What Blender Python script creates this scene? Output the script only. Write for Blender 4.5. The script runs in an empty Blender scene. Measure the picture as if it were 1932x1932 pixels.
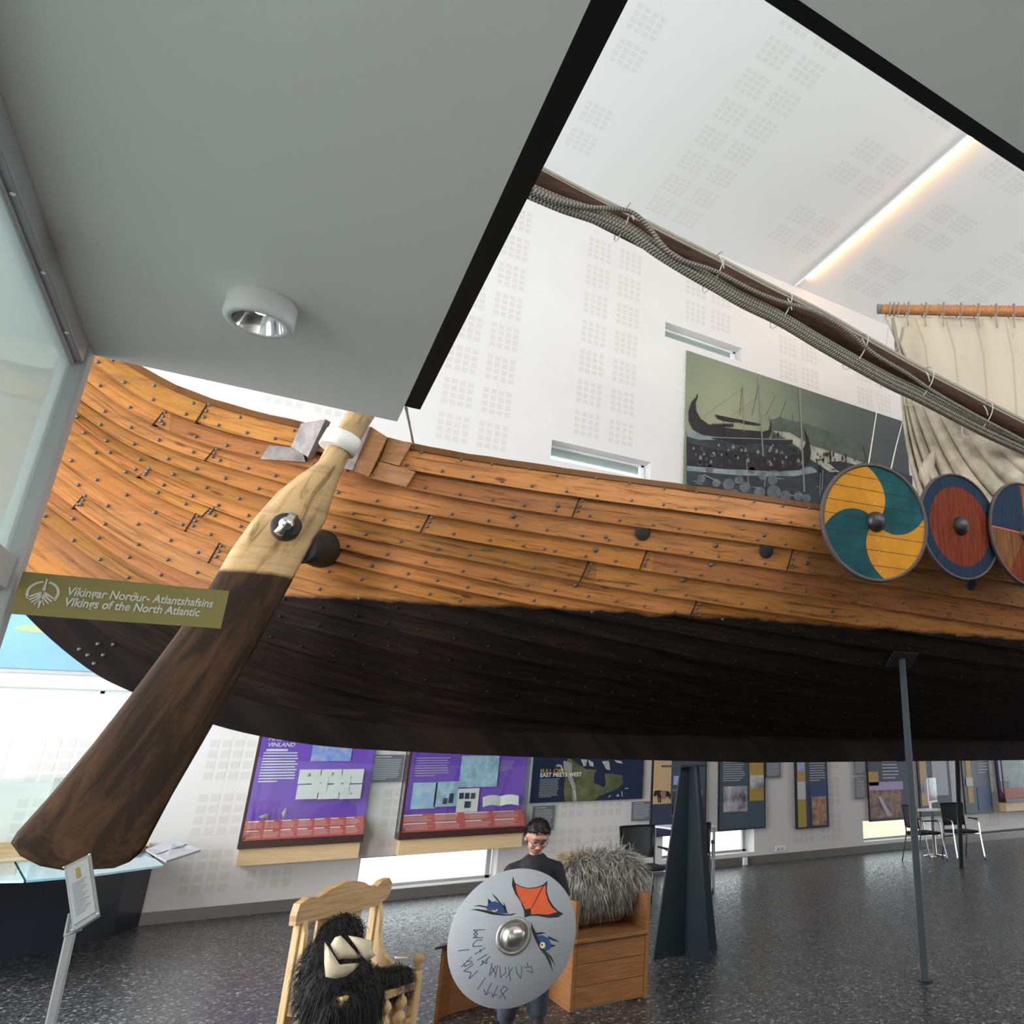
import bpy, bmesh, math, random
import numpy as np
from mathutils import Vector, Matrix
from mathutils.geometry import tessellate_polygon
random.seed(7); np.random.seed(7)
C = bpy.context.scene.collection
PI = math.pi

# ------------------------------------------------------------------ camera
CF, CX, CY, CH = 1385.86, 1448.5, 968.4, 1.65          # focal length and optical centre in pixels, eye height
def _axes(a, b, c):
    ca, sa, cb, sb = math.cos(a), math.sin(a), math.cos(b), math.sin(b)
    f = np.array([sa*cb, ca*cb, sb]); r = np.array([ca, -sa, 0.0]); u = np.cross(r, f)
    return math.cos(c)*r + math.sin(c)*u, -math.sin(c)*r + math.cos(c)*u, f
RR, UU, FF = _axes(*[math.radians(v) for v in (34.54, 18.837, -0.746)])
cd = bpy.data.cameras.new('camera'); cam = bpy.data.objects.new('camera', cd); C.objects.link(cam)
cam.matrix_world = Matrix(((RR[0], UU[0], -FF[0], 0), (RR[1], UU[1], -FF[1], 0), (RR[2], UU[2], -FF[2], CH), (0, 0, 0, 1)))
cd.sensor_width = 36; cd.lens = CF/1932*36; cd.shift_x = -(CX-966)/1932; cd.shift_y = (CY-966)/1932
cd.clip_start = 0.05; cd.clip_end = 300
bpy.context.scene.camera = cam

# ------------------------------------------------------------------ world, daylight, added fill, exposure
sc = bpy.context.scene
sc.view_settings.view_transform = 'Standard'; sc.view_settings.look = 'None'
sc.view_settings.gamma = 1; sc.view_settings.use_curve_mapping = False
sc.view_settings.exposure = 0.0
w = bpy.data.worlds.new('overcast'); sc.world = w; w.use_nodes = True
wn = w.node_tree.nodes; bg = wn['Background']; bg.inputs[0].default_value = (0.93, 0.96, 1.0, 1); bg.inputs[1].default_value = 3.4
def area(name, loc, size, energy, color, direction):
    l = bpy.data.lights.new(name, 'AREA'); l.shape = 'RECTANGLE'; l.size, l.size_y = size; l.energy = energy; l.color = color
    o = bpy.data.objects.new(name, l); C.objects.link(o); o.location = loc
    o.rotation_euler = Vector(direction).to_track_quat('-Z', 'Z' if abs(direction[2]) < .9 else 'Y').to_euler()
    return o
area('daylight_left_glazing', (-8.6, 6.2, 4.6), (9.0, 8.0), 2000, (0.95, 0.97, 1.0), (1, 0, 0))
area('soffit_fill', (-4.6, -.6, 1.3), (4.0, 2.4), 850, (1.0, 0.965, 0.93), (1, .1, 0.25))  # added fill that brightens the soffit; no door stands here
area('daylight_front_glazing', (8.0, -3.0, 8.2), (18.0, 7.0), 560, (1.0, 0.93, 0.85), (0, 1, 0))

# ------------------------------------------------------------------ helpers
def ray(x, y): return RR*((x-CX)/CF) - UU*((y-CY)/CF) + FF
def atY(x, y, Y): d = ray(x, y); t = Y/d[1]; return Vector((t*d[0], Y, CH+t*d[2]))
def atZ(x, y, Z=0.0): d = ray(x, y); t = (Z-CH)/d[2]; return Vector((t*d[0], t*d[1], Z))
def tag(o, label=None, cat=None, group=None, kind=None):
    if label: o['label'] = label
    if cat: o['category'] = cat
    if group: o['group'] = group
    if kind: o['kind'] = kind
    return o
def empty(name, loc=(0, 0, 0), rz=0.0):
    o = bpy.data.objects.new(name, None); C.objects.link(o); o.location = loc; o.rotation_euler = (0, 0, rz)
    o.empty_display_size = .1; return o
def thing(name, label, cat, loc=(0, 0, 0), rz=0.0, group=None): return tag(empty(name, loc, rz), label, cat, group)
def obj(name, bm, mats, parent=None, smooth=False, label=None, bevel=0, recalc=True):
    me = bpy.data.meshes.new(name)
    if recalc: bmesh.ops.recalc_face_normals(bm, faces=bm.faces[:])
    bm.to_mesh(me); bm.free()
    for m in (mats if isinstance(mats, (list, tuple)) else [mats]): me.materials.append(m)
    o = bpy.data.objects.new(name, me); C.objects.link(o)
    if parent: o.parent = parent
    if smooth:
        me.polygons.foreach_set('use_smooth', [True]*len(me.polygons))
    if bevel:
        md = o.modifiers.new('b', 'BEVEL'); md.width = bevel; md.segments = 2; md.limit_method = 'ANGLE'
    if label: o['label'] = label
    return o
def struct(name, bm, mats, **k): o = obj(name, bm, mats, **k); o['kind'] = 'structure'; return o
def box(bm, a, b, mi=0, M=None):
    x0, y0, z0 = a; x1, y1, z1 = b
    vs = [bm.verts.new(Vector(p) if M is None else M @ Vector(p)) for p in
          ((x0,y0,z0),(x1,y0,z0),(x1,y1,z0),(x0,y1,z0),(x0,y0,z1),(x1,y0,z1),(x1,y1,z1),(x0,y1,z1))]
    for f in ((0,3,2,1),(4,5,6,7),(0,1,5,4),(1,2,6,5),(2,3,7,6),(3,0,4,7)):
        fc = bm.faces.new([vs[i] for i in f]); fc.material_index = mi
    return vs
def BM(): return bmesh.new()
def bx(a, b, mi=0, M=None): bm = BM(); box(bm, a, b, mi, M); return bm
def tube(bm, pts, r, n=8, cap=True, mi=0, sy=1.0):
    pts = [Vector(p) for p in pts]; N = len(pts)
    rs = r if isinstance(r, (list, tuple)) else [r]*N
    uvl = bm.loops.layers.uv.verify()
    rings = []; L = [0.0]
    for i in range(1, N): L.append(L[-1]+(pts[i]-pts[i-1]).length)
    t0 = (pts[1]-pts[0]).normalized(); up = Vector((0, 0, 1)) if abs(t0.z) < .9 else Vector((1, 0, 0))
    nrm = (up - t0*up.dot(t0)).normalized()
    for i in range(N):
        t = ((pts[min(i+1, N-1)]-pts[max(i-1, 0)])).normalized()
        nrm = (nrm - t*nrm.dot(t)).normalized(); bn = t.cross(nrm)
        rings.append([bm.verts.new(pts[i]+(nrm*math.cos(2*PI*k/n)*sy+bn*math.sin(2*PI*k/n))*rs[i]) for k in range(n)])
    for i in range(N-1):
        for k in range(n):
            f = bm.faces.new((rings[i][k], rings[i][(k+1) % n], rings[i+1][(k+1) % n], rings[i+1][k])); f.material_index = mi; f.smooth = True
            for lp, uv in zip(f.loops, ((L[i], k/n), (L[i], (k+1)/n), (L[i+1], (k+1)/n), (L[i+1], k/n))): lp[uvl].uv = uv
    if cap:
        for rg in (rings[0], rings[-1]):
            f = bm.faces.new(rg); f.material_index = mi
    return rings
def lathe(bm, prof, n=24, M=None, mi=0, cap=True):
    rings = []
    for r, z in prof:
        rings.append([bm.verts.new((M or Matrix()) @ Vector((r*math.cos(2*PI*k/n), r*math.sin(2*PI*k/n), z))) for k in range(n)])
    for i in range(len(rings)-1):
        for k in range(n):
            f = bm.faces.new((rings[i][k], rings[i][(k+1) % n], rings[i+1][(k+1) % n], rings[i+1][k])); f.material_index = mi; f.smooth = True
    if cap:
        for rg in (rings[0], rings[-1]):
            try: f = bm.faces.new(rg); f.material_index = mi
            except ValueError: pass
def prism(bm, pts, off, mi=0):
    """closed outline pts (3d) pushed by vector off"""
    a = [bm.verts.new(Vector(p)) for p in pts]; b = [bm.verts.new(Vector(p)+Vector(off)) for p in pts]
    n = len(a); fs = []
    if n > 4:
        for t in tessellate_polygon([[v.co for v in a]]):
            fs.append(bm.faces.new([a[k] for k in t])); fs.append(bm.faces.new([b[k] for k in t][::-1]))
    else: fs = [bm.faces.new(a), bm.faces.new(b[::-1])]
    for i in range(n): fs.append(bm.faces.new((a[i], b[i], b[(i+1) % n], a[(i+1) % n])))
    for f in fs: f.material_index = mi
def smooth_pts(P, n=8):
    """Catmull-Rom through the points"""
    P = [Vector(p) for p in P]; Q = [P[0]*2-P[1]]+P+[P[-1]*2-P[-2]]; out = []
    for i in range(1, len(Q)-2):
        for k in range(n):
            t = k/n; a, b, c, d = Q[i-1], Q[i], Q[i+1], Q[i+2]
            out.append(.5*((2*b)+(c-a)*t+(2*a-5*b+4*c-d)*t*t+(3*b-a-3*c+d)*t**3))
    out.append(P[-1]); return out
def copy_tree(o, parent=None):
    c = o.copy(); C.objects.link(c); c.parent = parent
    for ch in list(o.children): copy_tree(ch, c)
    return c
# ------------------------------------------------------------------ materials
def mat(name, col, rough=.6, metal=0.0, spec=.5, nz=0.0, nscale=8.0, bump=0.0, stretch=None, emit=None, estr=1.0, coat=0.0, alt=None, coord='Object', trans=0.0):
    m = bpy.data.materials.new(name); m.use_nodes = True; nt = m.node_tree; p = nt.nodes['Principled BSDF']
    p.inputs['Base Color'].default_value = (*col, 1); p.inputs['Roughness'].default_value = rough
    p.inputs['Metallic'].default_value = metal; p.inputs['Specular IOR Level'].default_value = spec
    p.inputs['Coat Weight'].default_value = coat; p.inputs['Transmission Weight'].default_value = trans
    if emit: p.inputs['Emission Color'].default_value = (*emit, 1); p.inputs['Emission Strength'].default_value = estr
    if nz or bump:
        tc = nt.nodes.new('ShaderNodeTexCoord'); mp = nt.nodes.new('ShaderNodeMapping'); n = nt.nodes.new('ShaderNodeTexNoise')
        mp.inputs['Scale'].default_value = stretch or (1, 1, 1); n.inputs['Scale'].default_value = nscale; n.inputs['Detail'].default_value = 6
        n.inputs['Roughness'].default_value = .62
        nt.links.new(tc.outputs[coord], mp.inputs[0]); nt.links.new(mp.outputs[0], n.inputs['Vector'])
        if nz:
            r = nt.nodes.new('ShaderNodeValToRGB'); c2 = alt or tuple(max(0, c*(1-nz)) for c in col)
            r.color_ramp.elements[0].position = .32; r.color_ramp.elements[1].position = .68
            r.color_ramp.elements[0].color = (*c2, 1); r.color_ramp.elements[1].color = (*[min(1, c*(1+nz*.4)) for c in col], 1)
            nt.links.new(n.outputs['Fac'], r.inputs[0]); nt.links.new(r.outputs[0], p.inputs['Base Color'])
        if bump:
            b = nt.nodes.new('ShaderNodeBump'); b.inputs['Strength'].default_value = bump; b.inputs['Distance'].default_value = .01
            nt.links.new(n.outputs['Fac'], b.inputs['Height']); nt.links.new(b.outputs[0], p.inputs['Normal'])
    return m
def N(nt, t, **kw):
    n = nt.nodes.new(t)
    for k, v in kw.items(): setattr(n, k, v)
    return n
M = {}
M['wall'] = mat('wall_paint', (.64, .62, .605), .8, nz=.02, nscale=2)
M['perf'] = mat('perforated_squares', (.575, .55, .53), .85)
M['ceil'] = mat('ceiling_paint', (.66, .66, .65), .85)
M['perfc'] = mat('perforated_ceiling_squares', (.61, .605, .595), .85)
M['soffit'] = mat('soffit_paint', (.80, .785, .76), .8, nz=.015, nscale=1)
M['black'] = mat('black_edge', (.008, .008, .008), .55)
M['alu'] = mat('aluminium', (.46, .46, .47), .45, metal=.5, nz=.06, nscale=4)
M['grey_frame'] = mat('grey_lacquer', (.42, .43, .43), .45, nz=.04, nscale=5)
M['white'] = mat('white_lacquer', (.82, .82, .82), .4)
M['steel'] = mat('dark_steel', (.017, .025, .032), .42, metal=.2, nz=.12, nscale=6)
M['chrome'] = mat('chrome', (.8, .8, .82), .12, metal=1)
M['iron'] = mat('iron_rivet', (.10, .095, .09), .5, metal=.3, nz=.4, nscale=60)
M['dirt_iron'] = mat('dull_boss', (.05, .045, .042), .38, metal=.6)
M['rope'] = mat('rope_fibre', (.22, .20, .155), .9, nz=.5, nscale=40)
M['rope_light'] = mat('pale_rope', (.30, .27, .21), .9, nz=.3, nscale=60)
M['cord'] = mat('cord', (.5, .47, .42), .9)
M['pine'] = mat('pine', (.50, .29, .12), .5, nz=.35, nscale=5, stretch=(1, 1, 14), bump=.1)
M['pine_v'] = mat('pine_light', (.62, .40, .18), .5, nz=.25, nscale=5, stretch=(10, 10, 1))
M['pine_red'] = mat('pine_reddish', (.33, .145, .055), .5, nz=.35, nscale=5, stretch=(1, 1, 14), spec=.3)
M['pine_d'] = mat('pine_brown', (.30, .135, .045), .5, nz=.35, nscale=4, stretch=(1, 1, 12))
M['ply'] = mat('birch_ply', (.66, .47, .26), .55, nz=.12, nscale=4, stretch=(1, 1, 12))
M['maroon'] = mat('dark_brown_frame', (.045, .018, .016), .4)
M['purple'] = mat('purple_backing', (.20, .075, .52), .5)
M['redpanel'] = mat('red_caption', (.55, .10, .08), .5)
M['textw'] = mat('white_print', (.75, .72, .78), .6)
M['textp'] = mat('pale_print', (.42, .33, .55), .6)
M['textr'] = mat('pink_print', (.72, .35, .34), .6)
M['textg'] = mat('grey_print', (.42, .44, .48), .6)
M['card'] = mat('white_card', (.76, .74, .72), .6)
M['stone'] = mat('stone', (.42, .40, .36), .8, nz=.3, nscale=30)
M['greypanel'] = mat('grey_text_board', (.13, .14, .155), .6)
M['navy'] = mat('navy_board', (.035, .05, .095), .5)
M['slate'] = mat('slate_board', (.055, .085, .11), .5)
M['ochre'] = mat('ochre_strip', (.42, .27, .045), .55)
M['sand'] = mat('sand_picture', (.55, .38, .20), .6)
M['plastic'] = mat('black_plastic', (.012, .012, .014), .4)
M['mesh'] = mat('chair_mesh', (.045, .047, .05), .7)
M['seatf'] = mat('seat_fabric', (.012, .011, .015), .85)
M['screen'] = mat('dark_screen', (.006, .006, .008), .12)
M['skin'] = mat('skin', (.46, .235, .15), .5, nz=.08, nscale=20)
M['hair'] = mat('dark_hair', (.014, .010, .008), .5)
M['shirt'] = mat('black_knit', (.010, .010, .013), .85, bump=.3, nscale=60)
M['jeans'] = mat('blue_grey_denim', (.045, .053, .075), .85, nz=.4, nscale=9)
M['shoe'] = mat('dark_shoe', (.02, .02, .02), .5)
M['eye'] = mat('eye', (.05, .03, .02), .2)
M['lips'] = mat('lips', (.42, .13, .10), .5)
M['shield_grey'] = mat('pale_grey_paint', (.31, .325, .35), .55, nz=.03, nscale=5)
M['ink'] = mat('black_ink', (.006, .006, .006), .6)
M['rune'] = mat('charcoal_line', (.06, .065, .08), .7)
M['orange'] = mat('orange_paint', (.62, .09, .02), .55, nz=.1, nscale=20)
M['blue'] = mat('blue_paint', (.01, .05, .17), .5)
M['eyeyellow'] = mat('pale_yellow_paint', (.65, .68, .35), .5)
M['red'] = mat('red_paint', (.35, .03, .02), .5)
M['dome'] = mat('worn_steel', (.55, .53, .50), .25, metal=1, nz=.35, nscale=9)
M['domerim'] = mat('worn_steel_flange', (.36, .35, .31), .4, metal=.8, nz=.3, nscale=40)
M['sh_yellow'] = mat('yellow_boards', (.43, .18, .014), .65, spec=.12, nz=.25, nscale=4, stretch=(1, 1, 9))
M['sh_teal'] = mat('teal_boards', (.007, .058, .066), .65, spec=.12, nz=.4, nscale=4, stretch=(1, 1, 9))
M['sh_blue'] = mat('navy_boards', (.007, .022, .048), .65, spec=.12, nz=.4, nscale=4, stretch=(9, 1, 1))
M['sh_red'] = mat('rust_red_boards', (.15, .022, .005), .65, spec=.12, nz=.55, nscale=4, stretch=(9, 1, 1))
M['sh_tan'] = mat('tan_boards', (.16, .062, .018), .65, spec=.12, nz=.5, nscale=4, stretch=(9, 1, 1))
M['sh_rim'] = mat('dark_shield_rim', (.05, .035, .028), .6)
M['seam'] = mat('dark_seam', (.012, .010, .008), .8)
M['lead'] = mat('weathered_grey_wood', (.23, .20, .19), .7, nz=.5, nscale=9, bump=.5)
M['leather'] = mat('white_leather', (.62, .62, .58), .6)
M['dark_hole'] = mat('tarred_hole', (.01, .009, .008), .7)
M['sign'] = mat('olive_sign', (.26, .21, .060), .45)
M['sign_print'] = mat('silver_print', (.62, .62, .55), .5)
M['tile_blue'] = mat('pale_blue_top', (.22, .50, .62), .12, coat=.5)
M['counter'] = mat('midnight_counter', (.010, .014, .024), .35)
M['greytop'] = mat('grey_lid', (.36, .36, .40), .4)
M['paper'] = mat('paper_notice', (.55, .53, .55), .6)
M['skypic'] = mat('blue_sky_picture', (.20, .40, .80), .6, nz=.12, nscale=1.2)
M['island'] = mat('green_picture_island', (.36, .52, .22), .7)
M['lampwhite'] = mat('white_lamp_body', (.72, .72, .72), .45)
M['bulb'] = mat('warm_bulb', (1, .8, .5), .4, emit=(1, .72, .38), estr=40)
M['tube'] = mat('warm_led_tube', (1, .8, .5), .4, emit=(1, .50, .17), estr=36)
M['ground'] = mat('lawn', (.58, .62, .30), .95, nz=.4, nscale=.6)
M['gravel'] = mat('pale_paving', (.7, .68, .7), .95)
M['skirt'] = mat('skirting_steel', (.16, .15, .14), .4, metal=.3, nz=.1, nscale=3)
M['cardboard'] = mat('hull_inside', (.16, .08, .035), .8)
M['wool_black'] = mat('black_wool', (.012, .011, .011), .7)
M['wool_grey'] = mat('grey_wool', (.44, .42, .37), .85, nz=.8, nscale=14)
M['hide'] = mat('cream_hide', (.62, .52, .36), .7, nz=.15, nscale=10)

def floor_mat():
    m = bpy.data.materials.new('speckled_floor'); m.use_nodes = True; nt = m.node_tree; p = nt.nodes['Principled BSDF']; L = nt.links.new
    tc = N(nt, 'ShaderNodeTexCoord'); v = N(nt, 'ShaderNodeTexVoronoi'); v.inputs['Scale'].default_value = 62
    L(tc.outputs['Object'], v.inputs['Vector'])
    sx = N(nt, 'ShaderNodeSeparateColor'); L(v.outputs['Color'], sx.inputs[0])
    r = N(nt, 'ShaderNodeValToRGB'); e = r.color_ramp.elements
    e[0].position = 0; e[0].color = (.010, .010, .011, 1); e[1].position = 1; e[1].color = (.42, .41, .41, 1)
    for q, c in ((.45, (.028, .027, .029, 1)), (.8, (.052, .05, .05, 1)), (.93, (.12, .115, .115, 1))):
        k = r.color_ramp.elements.new(q); k.color = c
    L(sx.outputs[0], r.inputs[0]); L(r.outputs[0], p.inputs['Base Color'])
    rr = N(nt, 'ShaderNodeMapRange'); rr.inputs[3].default_value = .2; rr.inputs[4].default_value = .5; p.inputs['Specular IOR Level'].default_value = .7; L(sx.outputs[1], rr.inputs[0]); L(rr.outputs[0], p.inputs['Roughness'])
    b = N(nt, 'ShaderNodeBump'); b.inputs['Strength'].default_value = .5; b.inputs['Distance'].default_value = .002; L(sx.outputs[2], b.inputs['Height']); L(b.outputs[0], p.inputs['Normal'])
    return m
M['floor'] = floor_mat()

def hull_mat(name, wl=2.87, wl_noise=.05, dark=(.006, .0042, .0035), base=(.38, .155, .043)):
    """varnished pine boards (tint per board) with a tarred bottom below the waterline"""
    m = bpy.data.materials.new(name); m.use_nodes = True; nt = m.node_tree; p = nt.nodes['Principled BSDF']; L = nt.links.new
    uv = N(nt, 'ShaderNodeUVMap'); mp = N(nt, 'ShaderNodeMapping'); mp.inputs['Scale'].default_value = (1.1, 16, 1); L(uv.outputs[0], mp.inputs[0])
    n = N(nt, 'ShaderNodeTexNoise'); n.inputs['Scale'].default_value = 2.2; n.inputs['Detail'].default_value = 9; n.inputs['Distortion'].default_value = .8; n.inputs['Roughness'].default_value = .65; L(mp.outputs[0], n.inputs['Vector'])
    r = N(nt, 'ShaderNodeValToRGB'); e = r.color_ramp.elements
    e[0].position = .33; e[0].color = (base[0]*.38, base[1]*.36, base[2]*.32, 1); e[1].position = .74; e[1].color = (base[0]*1.12, base[1]*1.22, base[2]*1.4, 1)
    k = r.color_ramp.elements.new(.47); k.color = (*base, 1); L(n.outputs['Fac'], r.inputs[0])
    at = N(nt, 'ShaderNodeAttribute'); at.attribute_name = 'tint'
    mul = N(nt, 'ShaderNodeMix', data_type='RGBA', blend_type='MULTIPLY'); mul.inputs[0].default_value = 1; L(r.outputs[0], mul.inputs[6]); L(at.outputs['Color'], mul.inputs[7])
    # weather stains
    tc = N(nt, 'ShaderNodeTexCoord'); mp2 = N(nt, 'ShaderNodeMapping'); mp2.inputs['Scale'].default_value = (.8, .8, 5); L(tc.outputs['Object'], mp2.inputs[0])
    n2 = N(nt, 'ShaderNodeTexNoise'); n2.inputs['Scale'].default_value = 2.6; n2.inputs['Detail'].default_value = 8; n2.inputs['Roughness'].default_value = .7; L(mp2.outputs[0], n2.inputs['Vector'])
    r2 = N(nt, 'ShaderNodeValToRGB'); r2.color_ramp.elements[0].position = .50; r2.color_ramp.elements[0].color = (0, 0, 0, 1); r2.color_ramp.elements[1].position = .78; r2.color_ramp.elements[1].color = (.75, .75, .75, 1); L(n2.outputs['Fac'], r2.inputs[0])
    st = N(nt, 'ShaderNodeMix', data_type='RGBA'); L(r2.outputs[0], st.inputs[0]); L(mul.outputs[2], st.inputs[6]); st.inputs[7].default_value = (.10, .062, .035, 1)
    # knots
    v = N(nt, 'ShaderNodeTexVoronoi'); v.inputs['Scale'].default_value = 1; mp3 = N(nt, 'ShaderNodeMapping'); mp3.inputs['Scale'].default_value = (2.2, 5, 1); L(uv.outputs[0], mp3.inputs[0]); L(mp3.outputs[0], v.inputs['Vector'])
    rk = N(nt, 'ShaderNodeValToRGB'); rk.color_ramp.elements[0].position = .05; rk.color_ramp.elements[0].color = (.8, .8, .8, 1); rk.color_ramp.elements[1].position = .12; rk.color_ramp.elements[1].color = (0, 0, 0, 1); L(v.outputs['Distance'], rk.inputs[0])
    kn = N(nt, 'ShaderNodeMix', data_type='RGBA'); L(rk.outputs[0], kn.inputs[0]); L(st.outputs[2], kn.inputs[6]); kn.inputs[7].default_value = (.09, .03, .012, 1)
    # tarred bottom
    geo = N(nt, 'ShaderNodeNewGeometry'); sp = N(nt, 'ShaderNodeSeparateXYZ'); L(geo.outputs['Position'], sp.inputs[0])
    n3 = N(nt, 'ShaderNodeTexNoise'); n3.inputs['Scale'].default_value = 3.5; n3.inputs['Detail'].default_value = 5; L(tc.outputs['Object'], n3.inputs['Vector'])
    ma = N(nt, 'ShaderNodeMath', operation='MULTIPLY_ADD'); L(n3.outputs['Fac'], ma.inputs[0]); ma.inputs[1].default_value = wl_noise*2; L(sp.outputs[2], ma.inputs[2])
    mr = N(nt, 'ShaderNodeMapRange'); L(ma.outputs[0], mr.inputs[0]); mr.inputs[1].default_value = wl+wl_noise-.012; mr.inputs[2].default_value = wl+wl_noise+.02
    dn = N(nt, 'ShaderNodeMix', data_type='RGBA'); r4 = N(nt, 'ShaderNodeMapRange'); r4.inputs[1].default_value = .42; r4.inputs[2].default_value = .68; L(n.outputs['Fac'], r4.inputs[0]); L(r4.outputs[0], dn.inputs[0]); dn.inputs[6].default_value = (*dark, 1); dn.inputs[7].default_value = (dark[0]*3.6, dark[1]*3.0, dark[2]*2.4, 1)
    fin = N(nt, 'ShaderNodeMix', data_type='RGBA'); L(mr.outputs[0], fin.inputs[0]); L(dn.outputs[2], fin.inputs[6]); L(kn.outputs[2], fin.inputs[7])
    L(fin.outputs[2], p.inputs['Base Color']); p.inputs['Specular IOR Level'].default_value = .12; rgh = N(nt, 'ShaderNodeMapRange'); L(mr.outputs[0], rgh.inputs[0]); rgh.inputs[3].default_value = .7; rgh.inputs[4].default_value = .42; L(rgh.outputs[0], p.inputs['Roughness'])
    b = N(nt, 'ShaderNodeBump'); b.inputs['Strength'].default_value = .25; b.inputs['Distance'].default_value = .006; L(n.outputs['Fac'], b.inputs['Height']); L(b.outputs[0], p.inputs['Normal'])
    return m
M['hull'] = hull_mat('hull_boards')
M['oar'] = hull_mat('oar_wood', wl=2.80, wl_noise=.03, base=(.38, .25, .12), dark=(.016, .010, .006))
M['keel'] = hull_mat('keel_oak', wl=2.9, base=(.42, .25, .12), dark=(.006, .0045, .004))
M['mast'] = mat('dark_oiled_spar', (.055, .028, .017), .75, spec=.15, nz=.55, nscale=3, stretch=(1.2, 8, 8), bump=.3)
M['yardwood'] = mat('orange_spar', (.45, .18, .06), .5, nz=.45, nscale=6, stretch=(2, 8, 8))

def rope_mat(name, col):
    m = bpy.data.materials.new(name); m.use_nodes = True; nt = m.node_tree; p = nt.nodes['Principled BSDF']; L = nt.links.new
    uv = N(nt, 'ShaderNodeUVMap'); mp = N(nt, 'ShaderNodeMapping'); mp.inputs['Scale'].default_value = (1, .045, 1); L(uv.outputs[0], mp.inputs[0])
    wv = N(nt, 'ShaderNodeTexWave', wave_type='BANDS', bands_direction='DIAGONAL'); wv.inputs['Scale'].default_value = 16; L(mp.outputs[0], wv.inputs['Vector'])
    r = N(nt, 'ShaderNodeValToRGB'); r.color_ramp.elements[0].color = (*[c*.35 for c in col], 1); r.color_ramp.elements[1].color = (*[min(1, c*1.25) for c in col], 1); L(wv.outputs['Fac'], r.inputs[0])
    L(r.outputs[0], p.inputs['Base Color']); p.inputs['Roughness'].default_value = .85
    b = N(nt, 'ShaderNodeBump'); b.inputs['Distance'].default_value = .01; L(wv.outputs['Fac'], b.inputs['Height']); L(b.outputs[0], p.inputs['Normal'])
    return m
M['rope_t'] = rope_mat('twisted_rope', (.20, .185, .15))

def sail_mat():
    m = bpy.data.materials.new('sail_cloth'); m.use_nodes = True; nt = m.node_tree; p = nt.nodes['Principled BSDF']; L = nt.links.new
    uv = N(nt, 'ShaderNodeUVMap'); sp = N(nt, 'ShaderNodeSeparateXYZ'); L(uv.outputs[0], sp.inputs[0])
    mo = N(nt, 'ShaderNodeMath', operation='PINGPONG'); L(sp.outputs[0], mo.inputs[0]); mo.inputs[1].default_value = .28
    r = N(nt, 'ShaderNodeValToRGB'); r.color_ramp.elements[0].position = 0; r.color_ramp.elements[0].color = (1, 1, 1, 1); r.color_ramp.elements[1].position = .03; r.color_ramp.elements[1].color = (0, 0, 0, 1); L(mo.outputs[0], r.inputs[0])
    tc = N(nt, 'ShaderNodeTexCoord'); mp = N(nt, 'ShaderNodeMapping'); mp.inputs['Scale'].default_value = (1, 1, .35); L(tc.outputs['Object'], mp.inputs[0])
    n = N(nt, 'ShaderNodeTexNoise'); n.inputs['Scale'].default_value = 1.6; n.inputs['Detail'].default_value = 9; n.inputs['Roughness'].default_value = .7; L(mp.outputs[0], n.inputs['Vector'])
    c = N(nt, 'ShaderNodeValToRGB'); c.color_ramp.elements[0].position = .33; c.color_ramp.elements[0].color = (.50, .42, .32, 1); c.color_ramp.elements[1].position = .62; c.color_ramp.elements[1].color = (.44, .38, .30, 1)
    k = c.color_ramp.elements.new(.72); k.color = (.36, .24, .12, 1); L(n.outputs['Fac'], c.inputs[0])
    mx = N(nt, 'ShaderNodeMix', data_type='RGBA'); L(r.outputs[0], mx.inputs[0]); L(c.outputs[0], mx.inputs[6]); mx.inputs[7].default_value = (.36, .29, .20, 1)
    L(mx.outputs[2], p.inputs['Base Color']); p.inputs['Roughness'].default_value = .9
    return m
M['sail'] = sail_mat(); M['sail_low'] = mat('shaded_sail_cloth', (.42, .36, .27), .9, nz=.4, nscale=3, bump=.2)  # lower sail: shade of the folds put into a darker cloth colour

def glass_mat(name, tint=(.80, .90, .88), ior=1.5, haze=0.0):
    m = bpy.data.materials.new(name); m.use_nodes = True; nt = m.node_tree; nt.nodes.remove(nt.nodes['Principled BSDF']); L = nt.links.new
    out = nt.nodes['Material Output']; t = N(nt, 'ShaderNodeBsdfTransparent'); t.inputs[0].default_value = (*tint, 1)
    g = N(nt, 'ShaderNodeBsdfGlossy'); g.inputs['Roughness'].default_value = .02; g.inputs[0].default_value = (.9, .95, .95, 1)
    f = N(nt, 'ShaderNodeFresnel'); ge = N(nt, 'ShaderNodeNewGeometry'); io = N(nt, 'ShaderNodeMapRange'); L(ge.outputs['Backfacing'], io.inputs[0]); io.inputs[3].default_value = ior; io.inputs[4].default_value = 1/ior; L(io.outputs[0], f.inputs[0])
    mx = N(nt, 'ShaderNodeMixShader'); L(f.outputs[0], mx.inputs[0]); L(t.outputs[0], mx.inputs[1]); L(g.outputs[0], mx.inputs[2])
    if haze:
        d = N(nt, 'ShaderNodeBsdfDiffuse'); d.inputs[0].default_value = (.74, .84, .82, 1); m2 = N(nt, 'ShaderNodeMixShader'); m2.inputs[0].default_value = haze
        L(mx.outputs[0], m2.inputs[1]); L(d.outputs[0], m2.inputs[2]); mx = m2
    L(mx.outputs[0], out.inputs['Surface']); return m
M['glass'] = glass_mat('clear_glass', (.93, .97, .96))
M['glass_green'] = glass_mat('greenish_glass', (.91, .95, .94), haze=.62)

# ------------------------------------------------------------------ the room
WY, CZ = 11.8, 12.41
X0, X1, Y0 = -9.0, 30.0, -3.4
bm = BM(); box(bm, (X0-.3, Y0-.3, -.2), (X1+.3, WY+.35, 0)); struct('floor', bm, M['floor'])
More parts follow.
